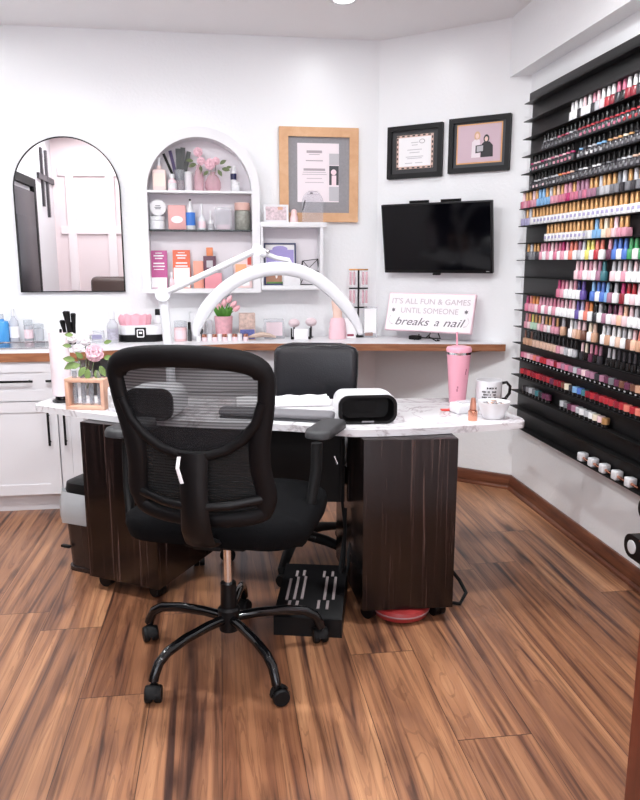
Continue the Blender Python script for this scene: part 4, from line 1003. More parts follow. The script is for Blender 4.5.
# peach figure ornament
X, w, h = it(329, 346, 318, 4.62, Z); X2_, w2, h2 = it(331, 343, 296, 4.62, Z)
t = thing('hand_ornament', 'peach hand shaped ornament wrapped in pink at its base', 'ornament', (X, 4.62, Z))
b = B(); b.grid([[(w * .5 * s * (1 + .06 * sin(9 * a + z * 60)) * cos(a), w * .42 * s * (1 + .06 * sin(9 * a + z * 60)) * sin(a), h * z) for a in [2 * PI * k / 24 for k in range(24)]] for z, s in ((0, 1.0), (.25, 1.05), (.5, .95), (.75, .9), (.95, .78), (1.02, .6), (1.0, .45))]); b.build('pink_wrap', mat('wrap_pink', (244, 202, 212), .55), t)
b = B(); b.lathe([(w2 * .40, h * .9), (w2 * .38, h + (h2 - h) * .25), (w2 * .46, h + (h2 - h) * .5), (w2 * .52, h + (h2 - h) * .72), (w2 * .40, h2 * .965), (0, h2 * .975)], n=14, sy=.6)
b.build('peach_palm', PEACH, t, ang=60)
for k, (dx_, hh) in enumerate(((-.36, .98), (-.14, 1.03), (.10, 1.02), (.32, .97))): B().sweep([(dx_ * w2, 0, h2 * .90), (dx_ * w2 * 1.05, -.008, h2 * .96), (dx_ * w2 * .95, -.022, h2 * hh)], [.011, .010, .007], n=8).build('finger', PEACH, t)
# papers, sign stands and earring rack
t = boxy('leaning_card', 'white leaning card with red scribble beside the lamp tip', 'card', 345, 356, 318, 4.62, Z, .006, PAPER, rx=-.15, part='card', face=[('red_scribble', (.0, .16, .6, .10), mat('maroon_ink', (150, 60, 84), .6))])
t = boxy('menu_stand', 'clear stand with a white printed sheet beside the pink edged sign', 'stand', 364, 377, 307, 4.66, Z, .02, ACRY, rz=WRZ * .4, part='stand_shell', face=[('white_sheet', (0, .55, .9, .8), PAPER), ('brown_card', (-.1, .12, .6, .12), mat('brown_card', (150, 116, 108), .6))])
X, w, h = it(349, 368, 269, 4.72, Z)
t = thing('jewelry_stand', 'black three tier hanging stand on the long counter beneath the wall', 'stand', (X, 4.72, Z))
b = B(); b.cyl((0, 0, .004), (0, 0, h - .004), .006, n=10); b.lathe([(0, 0), (.05, 0), (.05, .006), (0, .008)], n=20); b.build('pole', MATB, t)
for k, (zf, wf, m_) in enumerate(((h - .004, 1.0, GOLD), (h - .125, 1.0, MATB), (h - .25, .72, MATB))):
    br = B().box((0 if k < 2 else .015, 0, zf), (w * wf, .012, .010), .002).build('bar', m_, t)
    b = B()
    if k < 2:
        for s in (-.42, -.24, .24, .42): 
            B().box((s * w, -.002, zf - .055), (.016, .004, .085), .001).build('hanging_tag', glass('tag_pink', (240, 206, 214), .2, .4), br)

# sink counter bottles at left
bottle('hand_soap', 'bright blue soap bottle at the left edge of the sink counter', 'bottle', -6, 8.5, 314, 4.715, Z, mat('soap_blue', (76, 160, 226), .25), GLASS, .18, .4, .4, sh=.8)
bottle('lotion_pump', 'clear pump bottle with white label beside the blue soap', 'bottle', 8.5, 18, 309, 4.74, Z, glass('pump_plastic', (226, 228, 236), .1, .55), PLASW, .22, .35, .35, PAPER)
for k, (a, c, yt, lb) in enumerate(((24, 33, 320, 'taller clear jar with pink band behind the sink'), (34, 44, 324, 'shorter clear jar behind the sink, right of the taller one'))):
    jar('clear_jar', lb, 'jar', a, c, yt, 4.765, Z, glass('jar_glass2', (226, 228, 232), .06, .35), GLASS, .25, PALEP if k == 0 else None)

# ================================================================== LAMP ON THE DESK
LY = 3.40
LAMPW = mat('lamp_white', (212, 212, 216), .32)
def lp(x, y, Y=LY): return onY(x, y, Y)
foot = lp(170, 345); fx = foot.x
edge = 3.395
t = thing('arch_lamp', 'white half moon arch lamp on a jointed arm clamped to the desk', 'lamp', (fx, LY, DZ))
o = V((fx, LY, DZ)); j1 = lp(163, 294) - o; j2 = lp(257, 250) - o
b = B(); b.box((.0, .03, .014), (.07, .10, .026), .008, 3); b.cyl((0, 0, .02), (0, 0, .07), .02, n=18); b.build('clamp', LAMPW, t)
b = B(); b.sweep([(0, 0, .06), (j1.x * .2, 0, j1.z * .4), (j1.x * .75, 0, j1.z * .8), (j1.x, 0, j1.z)], .018, .022, n=14); b.build('lower_arm', LAMPW, t)
b = B(); b.cyl((j1.x, -.026, j1.z), (j1.x, .026, j1.z), .034, n=24); b.build('elbow_joint', LAMPW, t)
b = B(); d_ = j2 - j1; b.sweep([j1 + d_ * .05 + V((0, -.012, 0)), j1 + d_ * .5 + V((0, -.012, 0)), j2 + V((0, -.012, 0))], .015, .021, n=14, ref=(0, 1, 0)); b.build('upper_arm', LAMPW, t)
j3 = lp(293, 266) - o
b = B(); b.cyl((j2.x, -.03, j2.z), (j2.x, .02, j2.z), .026, n=22); m2_ = lp(266, 254) - o; b.sweep([j2 + V((0, -.01, 0)), m2_ + V((0, -.01, 0))], .02, n=12); b.build('head_joint', LAMPW, t)
b = B(); b.ball(lp(267, 251.5) - o + V((0, -.02, 0)), .013, n=12); b.build('screw_knob', STEEL, t)
b = B(); b.sweep([m2_ + V((0, -.006, 0)), lp(276, 258) - o, lp(288, 260) - o, lp(292, 268) - o], [.012, .011, .012, .014], n=10); b.box(lp(290, 269) - o, (.06, .03, .02), .006); b.build('head_bracket', LAMPW, t)
ap = [(196, 336), (197, 328), (203, 314), (213, 300), (228, 286), (245, 276), (262, 270.5), (280, 268.5), (298, 271), (315, 278), (331, 290), (345, 305), (355, 320), (361, 334)]
pts = [lp(x, y, LY - .02 + .05 * abs(x - 278) / 80) - o for x, y in ap]
q = cmr([(p.x, p.z) for p in pts], 4)
def dens(P):
    out = []
    for i in range(len(P) - 1):
        for k in range(4): 
            p0, p1, p2, p3 = P[max(i - 1, 0)], P[i], P[i + 1], P[min(i + 2, len(P) - 1)]; s = k / 4
            out.append(.5 * ((2 * p1) + (p2 - p0) * s + (2 * p0 - 5 * p1 + 4 * p2 - p3) * s * s + (-p0 + 3 * p1 - 3 * p2 + p3) * s ** 3))
    return out + [P[-1]]
dp = dens(pts); n_ = len(dp)
wd_ = [.012 + .019 * min(1, sin(PI * (i + .5) / n_) * 2.2) for i in range(n_)]
b = B(); b.sweep(dp, wd_, [max(.010, w_ * .55) for w_ in wd_], n=14, ref=(0, 1, 0)); b.build('light_arch', LAMPW, t)
b = B(); b.sweep([p + V((0, .0, 0)) - (p - V((lp(278, 335) - o))).normalized() * (w_ * .82) for p, w_ in zip(dp, wd_)][4:-4], .006, .010, n=8, ref=(0, 1, 0)); b.build('diffuser_strip', mat('diffuser_grey', (196, 196, 200), .4), t)

# ================================================================== THINGS ON THE DESK
Z = DZ + .0005
def dk(px, py): return onZ(px, py, DZ)
# pink cylinder with black tools
k = dk(64, 401.5); X, w, h = it(54, 74, 332, k.y, Z)
t = thing('tall_pink_cylinder', 'tall pale pink cylinder on a black foot at left end of the desk', 'container', (k.x - .005, k.y, Z))
lathed('black_foot', GLOSSB, t, [(0, 0), (w * .5, 0), (w * .52, .008), (w * .36, .016), (w * .34, .03), (0, .03)], 28)
lathed('pink_tube', mat('tube_pink', (247, 233, 238), .35), t, [(0, .03), (w * .46, .03), (w * .5, .04), (w * .5, h), (w * .46, h), (w * .46, h - .06), (0, h - .06)], 30)
for k2, (x0_, y0_, x1_, y1_, r_) in enumerate(((71, 333, 66, 311, .016), (74, 333, 73, 313, .012), (67, 334, 62, 320, .012), (70, 334, 70.5, 322, .015), (60, 333, 60.5, 329, .006))):
    a, c = onY(x0_, y0_, k.y + .01 * k2 - .02), onY(x1_, y1_, k.y + .01 * k2 - .02)
    b = B(); a.z = Z + h - .055; b.sweep([a, a * .4 + c * .6, c + V((0, 0, -.004)), c], [r_ * .5, r_ * .7, r_, r_ * .6], n=10)
    tag(b.build('styling_tool', MATB), ['longest black tool leaning left out of the pink cylinder', 'slim black tool at right in the pink cylinder', 'black tool tilted left in the pink cylinder', 'short thick black tool in the pink cylinder', 'thin black hook at left rim of the pink cylinder'][k2], 'tool', 'black tools in the pink cylinder')
# test tube stand with flowers
a, c = dk(70, 407), dk(107.5, 410); sx = c.x - a.x; cz = onY(82, 376.5, a.y).z - DZ
ang = math.atan2(c.y - a.y, c.x - a.x) * .5
t = thing('test_tube_stand', 'light wood test tube stand at the left end of the desk', 'stand', ((a.x + c.x) / 2, (a.y + c.y) / 2, Z), ang)
RO = mat('pinkish_oak', (218, 172, 148), .5, var=.08, vscale=30)
b = B(); b.box((0, 0, .008), (sx, .07, .016), .002); b.box((0, 0, cz - .008), (sx, .07, .016), .002)
for s in (-1, 1): b.box((s * (sx / 2 - .008), 0, cz / 2), (.016, .07, cz - .03), .002)
b.build('wooden_frame', RO, t)
base_t = V(((a.x + c.x) / 2, (a.y + c.y) / 2, Z))
for k2 in range(4):
    X = (k2 - 1.5) * sx * .21
    tt = thing('test_tube', '%s glass test tube in the wooden stand' % ('first', 'second', 'third', 'fourth')[k2], 'test tube', base_t + V((X * cos(ang), X * sin(ang), .0165)), 0, 'test tubes in the wooden stand')
    lathed('glass_tube', GLASS, tt, [(.0, 0), (.008, .002), (.011, .01), (.011, cz + .012), (.014, cz + .015), (.0095, cz + .015), (.0095, .012), (0, .006)], 14, cap=False)
    lathed('water', glass('water', (206, 214, 224), .02, .35), tt, [(0, .0065), (.0088, .012), (.0088, cz * .55), (0, cz * .55)], 12)
hy = base_t.y - .015
flowers('pale pink rose and white blooms in the test tube stand', [(94.5, 353, .046, hy)], [(80, 365, -1, -.1, .05), (75, 360, -1, .2, .05), (85, 367, -.5, -.7, .05), (104, 358, .8, .1, .045), (83, 358, -.6, .6, .04), (100, 366, .4, -.8, .05), (73, 335, -1, .1, .035), (71, 346, -1, .15, .035), (104, 343, .9, .3, .035), (76, 363, -.9, -.4, .055), (88, 369, -.1, -1, .05), (96, 370, .2, -1, .045)], tuple(base_t + V((0, 0, .05))), PETALP, mat('rose_leaf', (108, 132, 70), .5, var=.25, vscale=40), 'pink_rose', 'flower')
for k2, (px, py, r_) in enumerate(((72, 338, .028), (77, 349, .026), (85, 341, .026), (90, 333, .014))):
    p = onY(px, py, hy + .03); rt = V((base_t.x, base_t.y, Z + .06)); p -= rt
    tt = thing('white_blossom', ['white blossom at upper left of the rose', 'white blossom lower left of the rose', 'white blossom directly left above the rose', 'small pale bud above the rose'][k2], 'flower', rt, 0, 'white blossoms in the test tubes')
    bb = B(); rose(bb, p, r_); bb.build('bloom', PETALW, tt, ang=80)
    B().sweep([p + V((0, .008, 0)), p * .5, (rnd.uniform(-.03, .03), 0, .05)], .002, n=6).build('stem', OLIVE, tt)
k = dk(114, 411); X, w, h = it(106, 121, 374, k.y, Z)
bottle('white_pump_bottle', 'white bottle with colourful spotted label next to the test tube stand', 'bottle', 107, 121, 371, k.y, Z, PLASW, PLASW, .30, .35, .3, mat('spotted_label', (236, 216, 214), .4, var=.5, vscale=50), sh=.75)
# UV lamps
def uvlamp(label, x0, x1, yt, yb, rz):
    k = dk((x0 + x1) / 2, yb); a, c = onY(x0, (yt + yb) / 2, k.y), onY(x1, (yt + yb) / 2, k.y); w = c.x - a.x; h = onY((x0 + x1) / 2, yt + 4, k.y).z - DZ
    t = thing('nail_lamp', label, 'nail lamp', (k.x, k.y, Z), rz)
    def sec(s, y, z0=0.0, ht=None):
        hh = (ht or h); return [(p[0], y, p[1]) for p in rrect(w * s, (hh - z0) * (s if s < 1 else 1), min(w, hh) * .36 * s, 7, 0, z0 + (hh - z0) / 2)]
    D = .22
    b = B(); b.grid([sec(.985, .004, .0), sec(1.0, .02, .0), sec(1.0, .12, .0), sec(.96, .19, .002, h * .96), sec(.8, D, .006, h * .88)], cap=False); 
    b.grid([sec(.8, D, .006, h * .88)[::1], sec(.3, D + .004, .03, h * .6)], cap=True); b.build('white_shell', PLASW, t, ang=60)
    b = B(); o_ = rrect(w * .985, h * .97, min(w, h) * .35, 7, 0, h / 2); i_ = rrect(w * .88, h * .84, min(w, h) * .30, 7, 0, h * .49)
    b.ringprism(o_, i_, -.004, .008, FRONT); b.build('black_front_rim', BLACK, t)
    b = B(); b.grid([[(p[0], y, p[1]) for p in rrect(w * .88 * s, h * .84 * s, min(w, h) * .30 * s, 7, 0, h * .49)] for y, s in ((.004, 1), (.06, .9), (.07, .45))], cap=False); b.grid([[(p[0], .07, p[1]) for p in rrect(w * .396, h * .378, min(w, h) * .135, 7, 0, h * .49)], [(p[0], .0705, p[1]) for p in rrect(w * .1, h * .1, .004, 7, 0, h * .47)]]); b.build('dark_tunnel', MATB, t)
    B().box((0, -.0085, h * .09), (.05, .001, .006)).build('grey_logo', GREY, t); return t
uvlamp('black and white nail curing lamp right of the grey arm cushion', 338, 397, 391, 424, math.radians(-2))
uvlamp('black and white nail curing lamp seen through the mesh chair back', 124, 176, 384, 421, math.radians(-16))
# arm cushion and towel
a, c = dk(225, 418), dk(326, 423); ang = math.atan2(c.y - a.y, c.x - a.x)
mid = (a + c) / 2; t = thing('arm_cushion', 'long grey padded arm cushion at the desk front', 'cushion', (mid.x + .01, mid.y + .035, Z), ang)
L = (c - a).length + .06
b = B(); b.grid([[(x * L / 2, y, z) for y, z in [(.045 * s * cos(g), .022 + .020 * s * sin(g)) for g in [2 * PI * k / 14 for k in range(14)]]] for x, s in ((-1, .3), (-.98, .8), (-.93, 1), (0, 1), (.93, 1), (.98, .8), (1, .3))]); b.build('pad', mat('cushion_grey', (108, 106, 110), .6), t, ang=60)
b = B(); b.box((0, 0, .004), (L * .96, .085, .008), .003); b.build('cushion_base', DGREY, t)
q = [dk(*p) for p in ((238, 401), (332, 400), (326, 410), (238, 411))]
mid = sum(q, V()) / 4
t = thing('white_towel', 'folded white towel lying on the desk behind the grey cushion', 'towel', (mid.x, mid.y + .03, Z))
b = B(); b.grid([[(x * .21, (-.075 + .15 * j / 12) * (1 + .03 * sin(x * 9)), .026 + .003 * sin(x * 14 + j)) for j in range(13)] + [(x * .21, (.075 - .15 * j / 12), .0) for j in range(13)] for x in [-1 + k / 10 for k in range(21)]]); b.build('towel_cloth', mat('towel_white', (240, 238, 240), .9, bump=.5, bscale=200), t, ang=60)
b = B(); b.sweep([(-.205, -.078, .014), (.205, -.078, .014)], .006, .012, n=8); b.build('folded_edge', mat('towel_white', (240, 238, 240), .9), t)
# tumbler with straw
k = dk(455, 403); X, w, h = it(446, 470, 346, k.y, Z); r = w / 2
t = thing('tumbler', 'tall pink tumbler with steel rim and pink straw on the desk', 'tumbler', (k.x + .01, k.y, Z))
TP = mat('tumbler_pink', (222, 156, 173), .35)
lathed('cup', TP, t, [(0, 0), (r * .62, 0), (r * .66, .006), (r * .95, h * .86), (0, h * .86)], 30)
lathed('steel_rim', CHROME, t, [(r * .96, h * .862), (r * .985, h * .90), (r * .9, h * .90), (0, h * .9)], 30)
lathed('lid', TP, t, [(0, h * .901), (r * 1.0, h * .901), (r * 1.02, h * .95), (r * .94, h * .985), (r * .6, h), (0, h)], 30)
sp = onY(457, 332, k.y) - V((k.x + .01, k.y, Z)); B().cyl((sp.x * .8, 0, h * .99), (sp.x, 0, sp.z), .0045, n=10).build('straw', TP, t)
b = B()
for zf, s_, a in ((.25, .5, -1.95), (.55, .6, -1.15), (.6, .5, -1.1), (.3, .4, -1.9)): 
    rr = r * (.66 + .29 * zf / .86) + .0004; b.box((rr * cos(a), rr * sin(a), h * zf), (.006, .001, .012 * s_ * 2), rz=a + PI / 2)
b.build('script_mark', mat('rose_grey_ink', (168, 104, 122), .5), t)
# red paper, white dish, bottle, bowl, mug
k = dk(449, 410.5); t = tag(B().box((0, 0, .003), (.07, .03, .006), .002).build('red_clip', RED, None, (k.x, k.y, Z)), 'small coral red clip in front of the pink tumbler', 'clip')
k = dk(467, 414); X, w, h = it(455, 480, 403, k.y, Z)
t = thing('wipe_box', 'small white lidded box in front of the mug and tumbler', 'box', (k.x, k.y + .04, Z), math.radians(12))
B().box((0, 0, h * .45), (w * .92, .075, h * .9), .006, 3).build('box_body', PLASW, t); B().box((.004, .0, h * .95), (w * .55, .05, h * .1), .003).build('box_lid', LGREY, t)
k = dk(472.5, 420.5); X, w, h = it(468, 477, 398, k.y, Z)
t = thing('rose_gold_bottle', 'tiny rose gold bottle at the desk front beside the white bowl', 'bottle', (k.x, k.y, Z))
lathed('bottle_body', ROSEG, t, [(0, 0), (w * .46, 0), (w * .5, .004), (w * .5, h * .42), (w * .3, h * .5), (0, h * .5)], 20)
lathed('bottle_cap', mat('rose_gold_matt', (214, 150, 128), .35, .8), t, [(0, h * .505), (w * .36, h * .505), (w * .3, h * .8), (w * .22, h), (0, h)], 16)
k = dk(495, 419); X, w, h = it(480.5, 511, 402, k.y, Z); r = w / 2
t = thing('white_bowl', 'small white bowl of foil bits at the right desk corner', 'bowl', (k.x, k.y + .02, Z))
lathed('bowl_body', PLASW, t, [(0, 0), (r * .6, 0), (r * .68, .006), (r * .95, h * .75), (r, h), (r * .95, h), (r * .62, .012), (0, .010)], 30, cap=False)
b = B()
for k2 in range(34):
    a = rnd.uniform(0, 2 * PI); q_ = r * .72 * math.sqrt(rnd.random()); b.box((q_ * cos(a), q_ * sin(a), h * .80 + rnd.uniform(-.006, .012)), (.022, .009, .003), .001, 1, rnd.uniform(0, 3), rnd.uniform(-.5, .5), rnd.uniform(-.5, .5), mi=k2 % 3)
o = b.build('foil_bits', [STEEL, mat('foil_tan', (206, 160, 130), .4), PLASW], None, (k.x, k.y + .02, Z)); tag(o, 'heap of small foil bits lying in the white bowl', 'foil'); o['kind'] = 'stuff'
k = dk(490, 404); X, w, h = it(477, 502, 381, k.y, Z); r = w / 2
t = thing('mug', 'white mug with black handle and dark lettering behind the bowl', 'mug', (k.x + .002, k.y + .03, Z))
lathed('mug_body', PLASW, t, [(0, 0), (r * .95, 0), (r, .005), (r, h), (r * .94, h), (r * .92, .01), (0, .01)], 32, cap=False)
B().lathe([(0, h * .5), (r * .93, h * .5), (0, h * .502)]).build('mug_inside', BLACK, t)
b = B(); b.sweep([(r * .98, -.01, h * .86), (r * 1.35, -.012, h * .90), (r * 1.62, -.014, h * .72), (r * 1.60, -.014, h * .42), (r * 1.3, -.012, h * .18), (r * .98, -.01, h * .16)], .009, .007, n=10); b.build('handle', GLOSSB, t)
b = B()
for zf, a0, a1 in ((.72, -2.1, -1.3), (.56, -2.4, -1.2), (.44, -2.3, -1.15), (.32, -2.4, -1.3)):
    n_ = 14
    for k2 in range(n_):
        if rnd.random() < .25: continue
        a = a0 + (a1 - a0) * k2 / n_; b.box(((r + .0004) * cos(a), (r + .0004) * sin(a), h * zf), (.0035, .001, h * rnd.uniform(.05, .09)), rz=a + PI / 2)
b.build('mug_lettering', INKD, t)
# ================================================================== POLISH RACK
RX = 1.765; RYL, RYR = 4.085, 2.55
zt0 = onX(531, 95, RX).z; zb0 = onX(520, 426, RX).z
rack = thing('polish_rack', 'tall black wall rack with narrow shelves of nail polish', 'rack', (XR, (RYL + RYR) / 2, zb0))
RL = RYL - RYR
B().box(((RX - XR) / 2 - .0015, 0, (zt0 - zb0) / 2), (XR - RX - .003, RL, zt0 - zb0), .002).build('back_panel', RACKB, rack)
rows_y = [118, 138.5, 156.5, 176, 196, 219, 240, 261.5, 281, 300.5, 320.5, 339, 358, 377, 395.5, 413.5]
zs = [onX(580, y, 1.738).z for y in rows_y]
pitch = .0955
zs = [2.10 - pitch * i for i in range(16)]
allz = [zs[0] + 2 * pitch, zs[0] + pitch] + zs + [zs[-1] - pitch, zs[-1] - 2.0 * pitch]
allz[-1] = zb0 + .012
SDP = .050
for z in allz:
    if z > zt0: continue
    b = B(); b.box((RX - XR - SDP / 2, 0, z - zb0 - .002), (SDP, RL, .004), .001); sh_ = b.build('shelf_ledge', RACKB if z > zs[0] + .01 else MATB, rack)
B().box((RX - XR - .012, 0, zt0 - zb0 - .02), (.02, RL, .04), .002).build('top_rail', RACKB, rack)
ORD = 'first second third fourth fifth sixth seventh eighth ninth tenth eleventh twelfth thirteenth fourteenth fifteenth sixteenth seventeenth eighteenth nineteenth twentieth'.split()
TENS = {20: 'twenty', 30: 'thirty', 40: 'forty'}
def ordw(n):
    if n <= 20: return ORD[n - 1]
    if n % 10 == 0: return TENS[n][:-1] + 'ieth'
    return TENS[n // 10 * 10] + '-' + ORD[n % 10 - 1]
PAL = dict(white=(238, 236, 238), black=(20, 19, 21), grey=(118, 118, 124), silver=(190, 190, 196), pink=(226, 150, 170), rose=(214, 110, 140), blush=(238, 200, 206), magenta=(196, 48, 110), red=(190, 40, 52), crimson=(150, 28, 44), coral=(236, 124, 106), orange=(238, 140, 70), yellow=(232, 216, 100), gold=(206, 152, 92), tan=(206, 156, 124), nude=(226, 186, 164), brown=(120, 74, 58), blue=(74, 116, 206), navy=(34, 36, 96), sky=(124, 178, 226), teal=(58, 120, 130), green=(66, 160, 96), mint=(180, 214, 190), lavender=(176, 170, 212), purple=(96, 76, 160), mauve=(170, 116, 142), plum=(104, 48, 76), peach=(244, 190, 160), cream=(236, 222, 196), charcoal=(52, 50, 56))
PAL = {k: tuple(int(c * .86 + (sum(v) / 3) * .14) for c in v) for k, v in PAL.items()}
def pm(c): return mat('polish_' + c, PAL[c], .25) if c not in ('gold',) else mat('polish_gold', PAL['gold'], .3, .35)
MESH = {}
def meshof(key, b, m):
    if key not in MESH:
        bmesh.ops.recalc_face_normals(b.bm, faces=b.bm.faces); me = bpy.data.meshes.new(key); b.bm.to_mesh(me); me.materials.append(m)
        for p in me.polygons: p.use_smooth = True
        me.set_sharp_from_angle(angle=math.radians(40)); b.bm.free(); MESH[key] = me
    return MESH[key]
def geo(kind, bit):
    b = B()
    if kind == 'gel':                      # rounded bottle, tall coloured cap
        if bit == 'body': b.lathe([(0, 0), (.0155, 0), (.0165, .003), (.0165, .036), (.014, .041), (.008, .043), (0, .043)], n=12)
        else: b.lathe([(0, .0432), (.0092, .0432), (.0092, .046), (.0076, .082), (.006, .084), (0, .084)], n=10)
    elif kind == 'gold':                   # square bottle, straight cap
        if bit == 'body': b.box((0, 0, .019), (.034, .030, .038), .004)
        elif bit == 'cap': b.lathe([(0, .0385), (.0098, .0385), (.0094, .082), (.008, .084), (0, .084)], n=10)
        else: b.box((-.0165, 0, .020), (.0012, .022, .014))
    elif kind == 'dark':                   # dark bottle with slim black cap and coloured collar
        if bit == 'body': b.lathe([(0, 0), (.015, 0), (.016, .003), (.016, .030), (.012, .036), (.007, .038), (0, .038)], n=12)
        elif bit == 'cap': b.lathe([(0, .0462), (.0065, .0462), (.0065, .08), (.005, .082), (0, .082)], n=8)
        elif bit == 'collar': b.lathe([(0, .0382), (.0115, .0382), (.0115, .046), (0, .046)], n=10)
        else: b.box((-.0155, 0, .014), (.0015, .018, .012))
    elif kind == 'pot':                    # low pot with coloured lid
        if bit == 'body': b.lathe([(0, 0), (.016, 0), (.0165, .002), (.0165, .020), (0, .020)], n=12)
        elif bit == 'cap': b.lathe([(0, .0203), (.0185, .0203), (.0185, .047), (.0165, .049), (0, .049)], n=12)
        else: b.box((-.0162, 0, .010), (.0012, .012, .006))
    elif kind == 'slim':
        if bit == 'body': b.lathe([(0, 0), (.0135, 0), (.0145, .003), (.0145, .034), (0, .037)], n=10)
        else: b.lathe([(0, .0375), (.007, .0375), (.0062, .078), (0, .079)], n=8)
    if kind != 'pot':
        for v in b.bm.verts: v.co = V((v.co.x * 1.06, v.co.y * 1.12, v.co.z * 1.055))
    return b
NAMES = dict(gel='gel_polish_bottle', gold='square_polish_bottle', dark='dark_polish_bottle', pot='polish_pot', slim='slim_polish_bottle')
def put(kind, y, z, cap, body, extra, label, group):
    me = meshof(kind + '_body_' + body, geo(kind, 'body'), pm(body))
    o = bpy.data.objects.new(NAMES[kind], me); COL.objects.link(o); o.location = (1.7385 + rnd.uniform(-.002, .002), y, z + .0004); o.rotation_euler = (0, 0, rnd.uniform(-.06, .06))
    tag(o, label, 'nail polish', group)
    c = bpy.data.objects.new('cap' if kind != 'pot' else 'lid', meshof(kind + '_cap_' + cap, geo(kind, 'cap'), pm(cap))); COL.objects.link(c); c.parent = o
    for bit, col in (extra or {}).items():
        e = bpy.data.objects.new('collar' if bit == 'collar' else 'label_patch', meshof(kind + '_' + bit + '_' + col, geo(kind, bit), pm(col))); COL.objects.link(e); e.parent = o
def ycol(px, i): return onX(px, rows_y[i] + (rows_y[i] - 262) / 360 * (px - 580), 1.738).y
SHN = ['topmost', 'second', 'third', 'fourth', 'fifth', 'sixth', 'seventh', 'eighth', 'ninth', 'tenth', 'eleventh', 'twelfth', 'thirteenth', 'fourteenth', 'fifteenth', 'lowest']
PITCH, YEND = .0425, 2.68
def run(i, kind, segs, seed):
    """segs: (px start, list of colour pairs cycled, px end or None)"""
    r2 = random.Random(seed); n = 0
    for px0, cols, px1 in segs:
        y = ycol(px0, i) - .02; ye = max(YEND, ycol(px1, i)) if px1 else YEND; k = 0
        seq = isinstance(cols, tuple)
        while y > ye:
            c = cols[min(k, len(cols) - 1)] if seq else r2.choice(cols)
            cap, body = c[0], c[1]; ex = c[2] if len(c) > 2 else None
            n += 1; k += 1
            kd = {'gel': 'gel polish', 'gold': 'square polish', 'dark': 'dark polish', 'pot': 'polish pot', 'slim': 'slim polish'}[kind]
            cw_ = cap if kind != 'pot' else cap
            lab = '%s %s %s, %s from the left on the %s filled rack shelf' % ((cap + ' capped', body, kd, ordw(n), SHN[i]) if kind != 'pot' else (cap + ' lidded', body, 'polish pot', ordw(n), SHN[i]))
            put(kind, y, zs[i], cap, body, ex, lab, 'nail polish on the %s filled rack shelf' % SHN[i])
            y -= PITCH
def d_(c): return ('black', 'charcoal', {'collar': c, 'patch': 'grey'})
def dd(c, p): return ('black', 'charcoal', {'collar': c, 'patch': p})
run(0, 'gel', [(570, (('white', 'white'), ('white', 'white'), ('white', 'charcoal'), ('blush', 'white'), ('white', 'white'), ('pink', 'charcoal'), ('blush', 'silver'), ('white', 'blush'), ('white', 'red'), ('white', 'crimson'), ('rose', 'charcoal'), ('rose', 'black'), ('white', 'crimson'), ('white', 'crimson'), ('white', 'charcoal'), ('white', 'plum'), ('magenta', 'silver'), ('white', 'crimson')), None)], 1)
run(1, 'dark', [(543, (d_('grey'), d_('grey'), d_('silver'), d_('grey'), d_('rose'), d_('crimson'), d_('rose'), d_('silver'), d_('grey'), dd('crimson', 'grey')) + tuple(dd('red' if k % 3 else 'crimson', 'rose') for k in range(9)) + (dd('red', 'red'),) * 14, None)], 2)
run(2, 'dark', [(531, [dd('rose', 'rose'), dd('magenta', 'silver'), dd('mauve', 'silver'), d_('rose'), dd('blush', 'pink')], 571), (571, (dd('magenta', 'pink'), dd('magenta', 'pink')), 576), (579, [dd('charcoal', 'white'), dd('silver', 'white'), d_('charcoal'), dd('sky', 'silver')], 608), (608, (d_('gold'), d_('tan'), d_('gold'), d_('cream'), d_('gold'), d_('charcoal')), None)], 3)
run(3, 'dark', [(531, (d_('charcoal'), dd('silver', 'blush'), dd('silver', 'blush'), d_('grey'), dd('silver', 'blush'), dd('grey', 'grey'), d_('silver'), dd('silver', 'silver'), d_('orange'), d_('coral'), d_('coral'), d_('nude'), dd('charcoal', 'silver'), d_('silver'), d_('white'), d_('charcoal'), d_('white'), d_('white'), d_('charcoal'), d_('grey'), d_('charcoal'), d_('grey'), d_('silver'), d_('silver'), d_('nude'), d_('nude')), None)], 4)
run(4, 'gold', [(523, (('blush', 'rose'), ('gold', 'pink'), ('gold', 'rose'), ('blush', 'pink'), ('gold', 'pink'), ('sky', 'sky'), ('sky', 'sky'), ('gold', 'sky'), ('silver', 'sky'), ('gold', 'pink'), ('nude', 'pink'), ('gold', 'rose'), ('pink', 'rose'), ('pink', 'magenta'), ('gold', 'rose'), ('mauve', 'rose'), ('mauve', 'mauve'), ('mauve', 'rose'), ('gold', 'mauve'), ('gold', 'mauve'), ('silver', 'grey'), ('gold', 'grey')), 602), (602, [('gold', 'grey'), ('silver', 'charcoal'), ('gold', 'silver'), ('grey', 'grey')], None)], 5)
run(5, 'gold', [(523, (('silver', 'lavender'), ('gold', 'lavender'), ('silver', 'lavender'), ('gold', 'white'), ('gold', 'white', {'patch': 'lavender'})), None)], 6)
run(6, 'gold', [(546, (('gold', 'white', {'patch': 'lavender'}),) * 10 + (('gold', 'silver', {'patch': 'lavender'}), ('gold', 'white'), ('sky', 'sky'), ('gold', 'sky'), ('cream', 'cream'), ('gold', 'peach'), ('blush', 'blush'), ('gold', 'pink'), ('gold', 'pink'), ('magenta', 'rose'), ('gold', 'mauve'), ('mauve', 'mauve'), ('gold', 'mauve')), 630)], 7)
